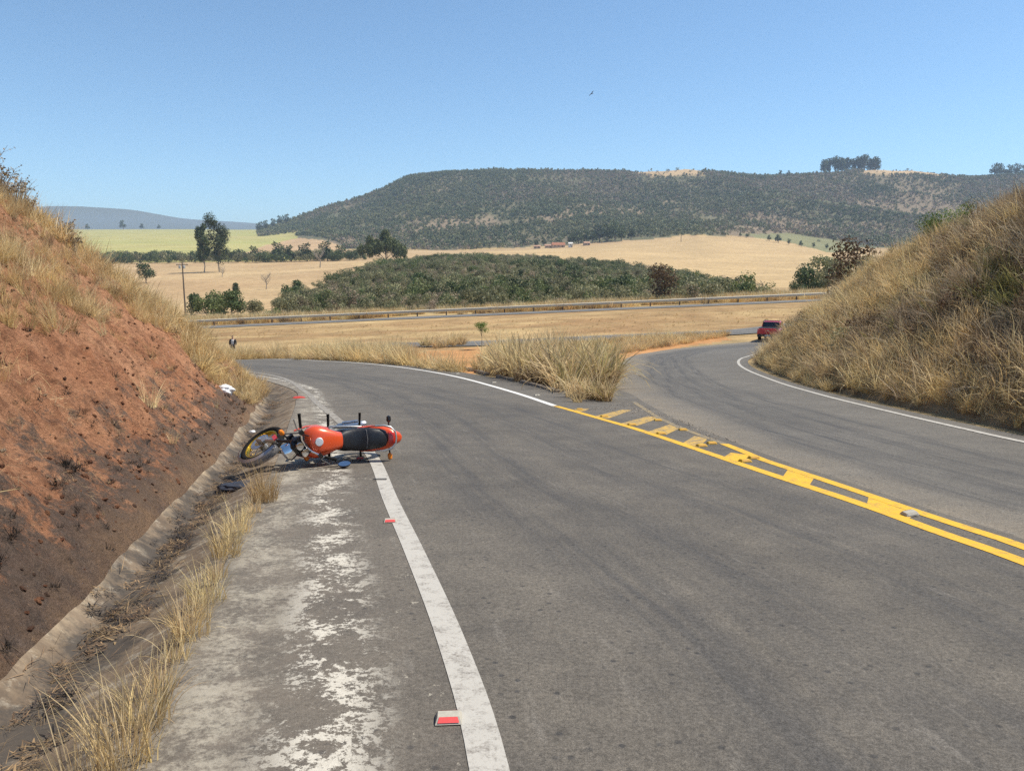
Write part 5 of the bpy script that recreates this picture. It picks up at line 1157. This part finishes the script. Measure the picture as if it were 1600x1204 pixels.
mh = MB().rings([[mc + mn * dn + (mu * 0.078 * math.cos(a) + mw * 0.05 * math.sin(a)) * k_ for a in (6.283 * q / 20 for q in range(20))] for dn, k_ in ((-0.03, 0.3), (-0.025, 0.75), (0.0, 1.0), (0.005, 1.0))]).build('mirror', BLK, moto)
MB().rings([[mc + mn * dn + (mu * 0.072 * math.cos(a) + mw * 0.045 * math.sin(a)) for a in (6.283 * q / 20 for q in range(20))] for dn in (0.003, 0.008)]).build('mirror_glass', MIRR, mh)
# body
tank = MB().rings([sring(-0.09, 0.11, 0.71, 0.79), sring(-0.05, 0.20, 0.68, 0.835), sring(0.05, 0.25, 0.645, 0.868, e=3.2), sring(0.15, 0.32, 0.63, 0.90, e=3.4), sring(0.25, 0.385, 0.62, 0.92, e=3.0), sring(0.33, 0.395, 0.63, 0.92, e=2.8), sring(0.40, 0.34, 0.67, 0.895, e=2.8), sring(0.45, 0.25, 0.71, 0.86), sring(0.475, 0.14, 0.74, 0.82)]).build('fuel_tank', ORANGE, moto)
MB().lathe([(-0.02, 0.052), (0.006, 0.052), (0.012, 0.046), (0.014, 0.004)], (0.27, 0, 0.922), (0.06, 0, 1), 28).build('fuel_cap', CAPM, tank)
for s in (-1, 1):
    MB().add([(0.02, s * 0.142, 0.74), (0.30, s * 0.191, 0.72), (0.31, s * 0.192, 0.755), (0.05, s * 0.148, 0.78)], [(0, 1, 2, 3)]).build('tank_stripe', BLK, tank)
    MB().rings([[(x, s * (y + dy), z + dz) for dy, dz in ((0, -h_), (0.012, -h_ * 0.6), (0.016, 0), (0.012, h_ * 0.6), (0, h_), (-0.012, 0))] for x, y, z, h_ in ((0.50, 0.14, 0.66, 0.02), (0.40, 0.185, 0.67, 0.07), (0.25, 0.19, 0.65, 0.085), (0.10, 0.15, 0.64, 0.05))]).build('tank_shroud', ORANGE, moto)
    MB().rings([[(x, s * (y + dy), z + dz) for dy, dz in ((0, -h_), (0.014, -h_ * 0.5), (0.016, h_ * 0.4), (0, h_), (-0.014, 0))] for x, y, z, h_ in ((0.02, 0.10, 0.60, 0.05), (-0.12, 0.125, 0.58, 0.10), (-0.28, 0.125, 0.60, 0.09), (-0.36, 0.11, 0.64, 0.04))]).build('side_panel', BLK, moto)
seat = MB().rings([sring(0.03, 0.10, 0.76, 0.835), sring(-0.03, 0.19, 0.71, 0.835), sring(-0.12, 0.25, 0.69, 0.80), sring(-0.24, 0.285, 0.68, 0.795), sring(-0.34, 0.29, 0.69, 0.81), sring(-0.40, 0.28, 0.70, 0.845), sring(-0.47, 0.27, 0.71, 0.862), sring(-0.58, 0.245, 0.73, 0.87), sring(-0.65, 0.20, 0.745, 0.868), sring(-0.68, 0.10, 0.77, 0.85)]).build('seat', SEATM, moto, 60)
seam = MB().tube([(-0.36, 0.142, 0.76), (-0.385, 0.11, 0.822), (-0.395, 0.0, 0.846), (-0.385, -0.11, 0.822), (-0.36, -0.142, 0.76)], 0.004, 6).build('seam', plain('grey_piping', (0.2, 0.2, 0.2), 0.6), seat)
tail = MB().rings([sring(-0.24, 0.255, 0.645, 0.685), sring(-0.34, 0.315, 0.62, 0.745), sring(-0.48, 0.335, 0.64, 0.785), sring(-0.60, 0.315, 0.67, 0.815), sring(-0.70, 0.265, 0.70, 0.845), sring(-0.78, 0.20, 0.725, 0.85), sring(-0.86, 0.12, 0.755, 0.84), sring(-0.885, 0.05, 0.775, 0.82)]).build('tail_cowl', ORANGE, moto)
for s in (-1, 1): MB().add([(-0.40, s * 0.1645, 0.735), (-0.60, s * 0.159, 0.765), (-0.60, s * 0.158, 0.782), (-0.40, s * 0.162, 0.75)], [(0, 1, 2, 3)]).build('tail_lettering_stripe', BLK, tail)
MB().rings([sring(-0.69, 0.16, 0.83, 0.858), sring(-0.72, 0.17, 0.835, 0.866), sring(-0.77, 0.13, 0.838, 0.862)]).build('tail_light', REDL, moto)
MB().tube([(-0.52, 0.155, 0.80), (-0.62, 0.158, 0.86), (-0.71, 0.135, 0.885), (-0.775, 0.07, 0.89), (-0.785, 0.0, 0.89), (-0.775, -0.07, 0.89), (-0.71, -0.135, 0.885), (-0.62, -0.158, 0.86), (-0.52, -0.155, 0.80)], 0.0125, 10).build('grab_rail', ALU, moto)
for s in (-1, 1):
    ind = MB().tube([(-0.72, s * 0.10, 0.73), (-0.73, s * 0.20, 0.735)], 0.011, 8).build('indicator', BLK, moto)
    MB().lathe([(0, 0.018), (0.02, 0.034), (0.07, 0.03), (0.085, 0.01)], (-0.73, s * 0.195, 0.735), (0, s, 0), 12).build('lens', BLK if s < 0 else AMBER, ind)
    MB().tube([(0.02, s * 0.13, 0.30), (0.02, s * 0.33, 0.31)], [0.016, 0.02], 10).build('footpeg', RUB, moto); MB().tube([(-0.40, s * 0.14, 0.38), (-0.41, s * 0.33, 0.39)], [0.014, 0.019], 10).build('footpeg', RUB, moto)
    MB().tube([(RA.x, s * 0.115, RA.z), (-0.30, s * 0.11, 0.31), (-0.05, s * 0.10, 0.34)], 0.018, 8).build('swing_arm', ALU, moto)
    sh = MB().tube([(-0.52, s * 0.125, 0.36), (-0.44, s * 0.125, 0.64)], 0.017, 10); [sh.torus(Vector((-0.52, s * 0.125, 0.36)).lerp(Vector((-0.44, s * 0.125, 0.64)), 0.2 + 0.09 * k), (0.14, 0, 0.28), 0.028, 0.005, 14, 6) for k in range(8)]; sh.build('shock_absorber', CHROME, moto)
    MB().tube([(0.30, s * 0.03, 0.86), (0.0, s * 0.07, 0.66), (-0.30, s * 0.10, 0.66), (-0.72, s * 0.09, 0.74)], 0.014, 8).build('frame_tube', BLK, moto)
MB().tube([(0.33, 0, 0.84), (0.30, 0, 0.5), (0.24, 0, 0.26), (-0.02, 0, 0.22)], 0.018, 8).build('frame_tube', BLK, moto)
rearf = MB(); rearf.rings([[(RA.x + (0.335 + q) * math.cos(a), y, RA.z + (0.335 + q) * math.sin(a)) for y, q in ((-0.07, -0.03), (-0.05, 0.01), (0, 0.02), (0.05, 0.01), (0.07, -0.03), (0, 0.008))] for a in (R(60 + 75 * k / 10) for k in range(11))]); rearf.build('rear_fender', BLK, moto)
eng = MB(); eng.lathe([(-0.13, 0.06), (-0.12, 0.105), (0.11, 0.105), (0.12, 0.07)], (0.03, 0, 0.33), (0, 1, 0), 24); eng.box((0.12, 0, 0.33), (0.24, 0.18, 0.16)); eng = eng.build('engine', ALU, moto)
cyl = MB(); 
for k in range(8): cyl.box((0.20 + 0.012 * k, 0, 0.41 + 0.026 * k), (0.16, 0.17, 0.010))
cyl.box((0.24, 0, 0.50), (0.12, 0.13, 0.24)); cyl.build('cylinder', BLK, eng)
ex = MB().tube([(0.30, -0.04, 0.46), (0.36, -0.06, 0.36), (0.31, -0.10, 0.22), (0.10, -0.14, 0.19), (-0.12, -0.155, 0.22)], 0.019, 10).build('exhaust_pipe', CHROME, moto)
MB().tube([(-0.10, -0.155, 0.22), (-0.14, -0.16, 0.235), (-0.40, -0.175, 0.29), (-0.50, -0.18, 0.31), (-0.52, -0.18, 0.315)], [0.022, 0.042, 0.048, 0.045, 0.03], 16).build('muffler', STEEL, moto)
MB().tube([(-0.18, -0.205, 0.26), (-0.40, -0.222, 0.31)], [0.02, 0.02], 8).build('heat_shield', STEEL, moto)
MB().tube([(0.02, -0.15, 0.34), (0.02, -0.165, 0.36), (-0.20, -0.16, 0.44), (-0.42, -0.15, 0.42)], 0.014, 8).build('peg_bracket', ALU, moto)
MB().rings([sring(0.02, 0.20, 0.44, 0.60), sring(-0.10, 0.24, 0.42, 0.62), sring(-0.24, 0.22, 0.44, 0.62)]).build('air_box', BLK, moto)

for o in moto.children_recursive:              # shorter tail and tank than the first drawing
    if o.name.split('.')[0] in ('rear_wheel', 'rim', 'hub', 'spokes', 'front_wheel', 'brake_disc', 'mirror', 'mirror_glass', 'mirror_stem', 'fork_tube', 'fork_slider', 'front_fender', 'handlebar', 'grip', 'lever', 'switch_box', 'headlight', 'headlight_cowl', 'gauge', 'gauge_ring', 'triple_clamp', 'brake_caliper', 'fork_reflector'): continue
    if o.name.startswith('lens') and o.parent.name.startswith('headlight'): continue
    for v in o.data.vertices:
        if v.co.x < -0.05: v.co.x = -0.05 + (v.co.x + 0.05) * 0.90
        elif v.co.z > 0.6 and abs(v.co.x) < 0.5: v.co.x = -0.05 + (v.co.x + 0.05) * 0.92
for k, (p0, p1, p2) in enumerate((((0.36, 0.10, 1.03), (0.50, 0.12, 0.98), (0.42, 0.06, 0.74)), ((0.38, -0.08, 1.04), (0.55, -0.14, 0.96), (0.40, -0.08, 0.70)), ((0.40, 0.02, 1.02), (0.58, 0.02, 1.0), (0.50, 0.0, 0.78)), ((0.46, -0.12, 1.06), (0.62, -0.12, 0.9), (0.68, -0.10, 0.55)))):
    MB().tube([Vector(p0).lerp(Vector(p1), t).lerp(Vector(p1).lerp(Vector(p2), t), t) for t in (q / 8 for q in range(9))], 0.007, 6).build('cable', BLK, moto)
MB().box((0.40, 0, 0.78), (0.10, 0.16, 0.16)).build('horn_bracket', BLK, moto)
# ================================================================== PICKUP ON THE BRANCH ROAD
REDC = plain('red_car_paint', (0.62, 0.03, 0.04), 0.25, 0.1, 0.5, var=0.05, coat=0.8); GLS = plain('tinted_glass', (0.012, 0.014, 0.018), 0.08, spec=0.7)
pw = bp(1199, 534); hd = R(28)
car = empty('pickup_truck', (pw.x, pw.y, pw.z)); tag(car, 'small red pickup truck driving away round the branch road bend', 'pickup truck')
tdir = Vector((math.sin(hd), math.cos(hd), 0)); e_ = 0.8
slope_f = (float(zbase(pw.x + tdir.x * e_, pw.y + tdir.y * e_)) - pw.z) / e_
car.rotation_euler = (0, -math.atan(slope_f), math.pi / 2 - hd)
def cring(x, w, z0, z1, e=5, n=28): return sring(x + 2.05, w, z0, z1, n, e)
MB().rings([cring(-2.06, 1.50, 0.50, 0.98), cring(-2.02, 1.62, 0.42, 1.03), cring(-1.2, 1.68, 0.34, 1.04), cring(0.3, 1.68, 0.32, 1.02), cring(1.2, 1.66, 0.34, 0.99), cring(1.75, 1.58, 0.36, 0.88), cring(2.0, 1.46, 0.40, 0.76), cring(2.06, 1.3, 0.44, 0.66)]).build('body', REDC, car, 35)
MB().rings([cring(-0.72, 1.46, 0.98, 1.05), cring(-0.58, 1.36, 0.98, 1.46), cring(-0.3, 1.32, 0.98, 1.53), cring(0.25, 1.32, 0.98, 1.53), cring(0.5, 1.34, 0.98, 1.47), cring(1.18, 1.46, 0.95, 1.00)]).build('cab', REDC, car, 35)
bx = lambda c, d, n, m: MB().box((c[0] + 2.05, c[1], c[2]), d).build(n, m, car)
MB().add([(1.31, -0.62, 1.07), (1.31, 0.62, 1.07), (1.445, 0.56, 1.44), (1.445, -0.56, 1.44), (1.33, -0.62, 1.07), (1.33, 0.62, 1.07), (1.47, 0.56, 1.44), (1.47, -0.56, 1.44)], [(0, 3, 2, 1), (4, 5, 6, 7), (0, 1, 5, 4), (2, 3, 7, 6), (1, 2, 6, 5), (0, 4, 7, 3)]).build('rear_window', GLS, car)
for s in (-1, 1):
    MB().add([(1.58, s * 0.735, 1.06), (2.95, s * 0.742, 1.05), (2.48, s * 0.672, 1.43), (1.66, s * 0.672, 1.45), (1.58, s * 0.70, 1.06), (2.95, s * 0.70, 1.05), (2.48, s * 0.64, 1.43), (1.66, s * 0.64, 1.45)], [(0, 1, 2, 3), (7, 6, 5, 4), (0, 4, 5, 1), (2, 6, 7, 3), (1, 5, 6, 2), (0, 3, 7, 4)]).build('side_window', GLS, car)
    bx((-2.05, s * 0.70, 0.87), (0.06, 0.17, 0.22), 'tail_light', plain('red_tail_lens', (0.75, 0.10, 0.11), 0.15, spec=0.7))
    MB().tube([(1.20, s * 0.60, 1.02), (1.36, s * 0.58, 1.54), (1.5, s * 0.58, 1.56)], 0.025, 8).build('roll_bar', BLKP, car)
    MB().tube([(1.75, s * 0.55, 1.56), (2.3, s * 0.55, 1.56)], 0.018, 6).build('roof_rail', BLKP, car)
    for wx in (-1.28, 1.32):
        w = MB().lathe([(-0.09, 0.2), (-0.09, 0.27), (-0.07, 0.295), (0.07, 0.295), (0.09, 0.27), (0.09, 0.2)], (wx + 2.05, s * 0.74, 0.295), (0, 1, 0), 24).build('wheel', RUB, car); MB().lathe([(-0.06, 0.19), (0.0, 0.2), (0.085, 0.19), (0.09, 0.05)], (wx + 2.05, s * 0.745, 0.295), (0, s, 0), 20).build('rim', ALU, w)
bx((-1.38, 0, 1.035), (1.22, 1.46, 0.04), 'bed_cover', BLKP); bx((-2.06, 0, 0.48), (0.12, 1.56, 0.20), 'rear_bumper', BLKP); bx((-2.055, 0, 0.86), (0.035, 1.16, 0.24), 'tailgate', REDC)
bx((-2.08, 0, 0.88), (0.03, 0.16, 0.05), 'gate_handle', CHROME); bx((-2.125, 0, 0.50), (0.02, 0.42, 0.13), 'number_plate', CERAM)
MB().box((1.40, 0, 1.545), (0.05, 1.14, 0.05)).build('roll_bar', BLKP, car)

# ================================================================== PERSON BEYOND THE BEND
SKIN = plain('skin', (0.42, 0.25, 0.17), 0.6, var=0.06); CLOTH_D = plain('dark_jacket', (0.022, 0.021, 0.024), 0.85, var=0.3); CLOTH_W = plain('white_shirt', (0.72, 0.68, 0.62), 0.9); CLOTH_L = plain('pale_trousers', (0.42, 0.37, 0.30), 0.9); HAIR = plain('dark_hair', (0.018, 0.013, 0.010), 0.7)
pp = at(357, 57.5); man = empty('person', (pp.x, pp.y, pp.z), R(8)); tag(man, 'person in dark jacket over white shirt standing in yellow roadside grass', 'person')
def skin(name, verts, edges, radii, mat, root=0, sub=2):
    me = bpy.data.meshes.new(name); me.from_pydata(verts, edges, []); o = link(bpy.data.objects.new(name, me), man)
    me.materials.append(mat)
    m_ = o.modifiers.new('skin', 'SKIN'); me.skin_vertices.new() if not me.skin_vertices else None
    for i, r_ in enumerate(radii): me.skin_vertices[0].data[i].radius = r_ if isinstance(r_, tuple) else (r_, r_); me.skin_vertices[0].data[i].use_root = i == root
    m_.use_smooth_shade = True; s_ = o.modifiers.new('sub', 'SUBSURF'); s_.levels = sub; s_.render_levels = sub
    return o
# faces -y (towards the camera); one continuous body
bv = [(0, 0, 0.95), (0, 0.01, 1.15), (0, 0.015, 1.36), (0, 0.01, 1.46), (0, -0.005, 1.53), (0, -0.01, 1.60), (0, -0.005, 1.68)]; be = [(i, i + 1) for i in range(6)]; br = [(0.15, 0.11), (0.14, 0.10), (0.17, 0.11), (0.07, 0.07), (0.05, 0.055), (0.068, 0.08), (0.062, 0.075)]
for s in (-1, 1):
    b = len(bv); bv += [(s * 0.16, 0.01, 1.40), (s * 0.235, 0.02, 1.14), (s * 0.20, -0.14, 0.98), (s * 0.17, -0.20, 0.95)]; br += [0.06, 0.046, 0.034, (0.034, 0.022)]; be += [(2, b), (b, b + 1), (b + 1, b + 2), (b + 2, b + 3)]
    for k, (dx, L) in enumerate(((-0.03, 0.075), (-0.01, 0.085), (0.01, 0.08), (0.03, 0.065))):
        q = len(bv); bv += [(s * 0.17 + dx, -0.235, 0.935), (s * 0.17 + dx, -0.235 - L * 0.4, 0.90)]; br += [0.011, 0.009]; be += [(b + 3, q), (q, q + 1)]
    q = len(bv); bv += [(s * 0.135, -0.215, 0.955), (s * 0.115, -0.24, 0.935)]; br += [0.012, 0.010]; be += [(b + 3, q), (q, q + 1)]
    q = len(bv); bv += [(s * 0.09, 0, 0.86), (s * 0.10, -0.01, 0.50), (s * 0.105, 0.02, 0.10), (s * 0.11, -0.10, 0.04)]; br += [0.09, 0.06, 0.042, (0.045, 0.035)]; be += [(0, q), (q, q + 1), (q + 1, q + 2), (q + 2, q + 3)]
skin('body', bv, be, br, SKIN)
skin('shirt', [(0, 0, 0.98), (0, 0.008, 1.18), (0, 0.012, 1.36), (0, 0.01, 1.44)], [(0, 1), (1, 2), (2, 3)], [(0.165, 0.125), (0.155, 0.118), (0.175, 0.122), (0.085, 0.085)], CLOTH_W)
for s in (-1, 1):
    skin('jacket_sleeve', [(s * 0.13, 0.01, 1.42), (s * 0.17, 0.012, 1.39), (s * 0.24, 0.022, 1.14), (s * 0.205, -0.13, 0.985)], [(0, 1), (1, 2), (2, 3)], [0.075, 0.078, 0.062, 0.05], CLOTH_D)
    skin('jacket_front', [(s * 0.135, -0.015, 1.40), (s * 0.14, -0.02, 1.20), (s * 0.135, -0.02, 0.93)], [(0, 1), (1, 2)], [(0.055, 0.12), (0.062, 0.125), (0.07, 0.13)], CLOTH_D)
    skin('trouser_leg', [(s * 0.06, 0, 0.94), (s * 0.09, 0, 0.84), (s * 0.10, -0.01, 0.50), (s * 0.105, 0.018, 0.12)], [(0, 1), (1, 2), (2, 3)], [0.105, 0.105, 0.08, 0.07], CLOTH_L)
    skin('shoe', [(s * 0.105, 0.03, 0.05), (s * 0.11, -0.13, 0.04)], [(0, 1)], [(0.05, 0.05), (0.05, 0.038)], CLOTH_D)
    MB().lathe([(-0.006, 0.002), (-0.004, 0.012), (0.006, 0.011)], (s * 0.028, -0.088, 1.64), (0, 1, 0), 10).build('eye', HAIR, man)
    MB().lathe([(-0.008, 0.012), (0, 0.026), (0.008, 0.012)], (s * 0.074, 0.0, 1.63), (1, 0, 0), 10).build('ear', SKIN, man)
MB().rings([[(0.012 * k * math.cos(a), -0.088 - 0.01 * j, 1.615 + 0.02 * k * math.sin(a)) for a in (6.283 * q / 8 for q in range(8))] for j, k in ((0, 1.2), (1, 0.9), (2, 0.3))]).build('nose', SKIN, man)
MB().box((0, -0.084, 1.578), (0.045, 0.012, 0.010)).build('mouth', plain('lips', (0.30, 0.11, 0.09), 0.6), man)
skin('hair', [(0, 0.02, 1.66), (0, 0.012, 1.715)], [(0, 1)], [(0.075, 0.082), (0.06, 0.068)], HAIR)
bag = empty('bag', (0, 0, 0)); bag.matrix_world = Matrix.Translation(pp) @ Matrix.Rotation(R(8), 4, 'Z')
MB().rings([sring(-0.16, 0.12, 0.72, 0.98, e=4), sring(-0.17 + 0.02, 0.16, 0.70, 1.0, e=4), sring(0.15, 0.16, 0.70, 1.0, e=4), sring(0.16, 0.12, 0.72, 0.98, e=4)]).build('pouch', CLOTH_D, bag)
for c_ in bag.children: c_.location = (0.05, -0.30, 0.0)
hnd = MB().tube([(-0.07, -0.30, 0.98), (-0.05, -0.29, 1.03), (0.12, -0.29, 1.03), (0.15, -0.30, 0.98)], 0.012, 6).build('handle', CLOTH_D, bag)
tag(bag, 'dark bag held before the waist by the person in the grass', 'bag')

# ------------------------------------------------------------------ haze over the whole valley
HB = MB().box((0, 5500, 80), (26000, 26000, 620)).mesh('haze', None)
g = bpy.data.materials.new('haze_air'); g.use_nodes = True; nt = g.node_tree; nt.nodes.remove(nt.nodes['Principled BSDF'])
pv = nt.nodes.new('ShaderNodeVolumePrincipled'); pv.inputs['Color'].default_value = (0.66, 0.81, 1.0, 1); pv.inputs['Density'].default_value = 0.00014; pv.inputs['Anisotropy'].default_value = 0.0
nt.links.new(pv.outputs[0], nt.nodes['Material Output'].inputs['Volume'])
HB.materials.append(g); haze = link(bpy.data.objects.new('haze', HB)); tag(haze, 'thin dry blue haze filling the valley air', 'haze', kind='stuff')
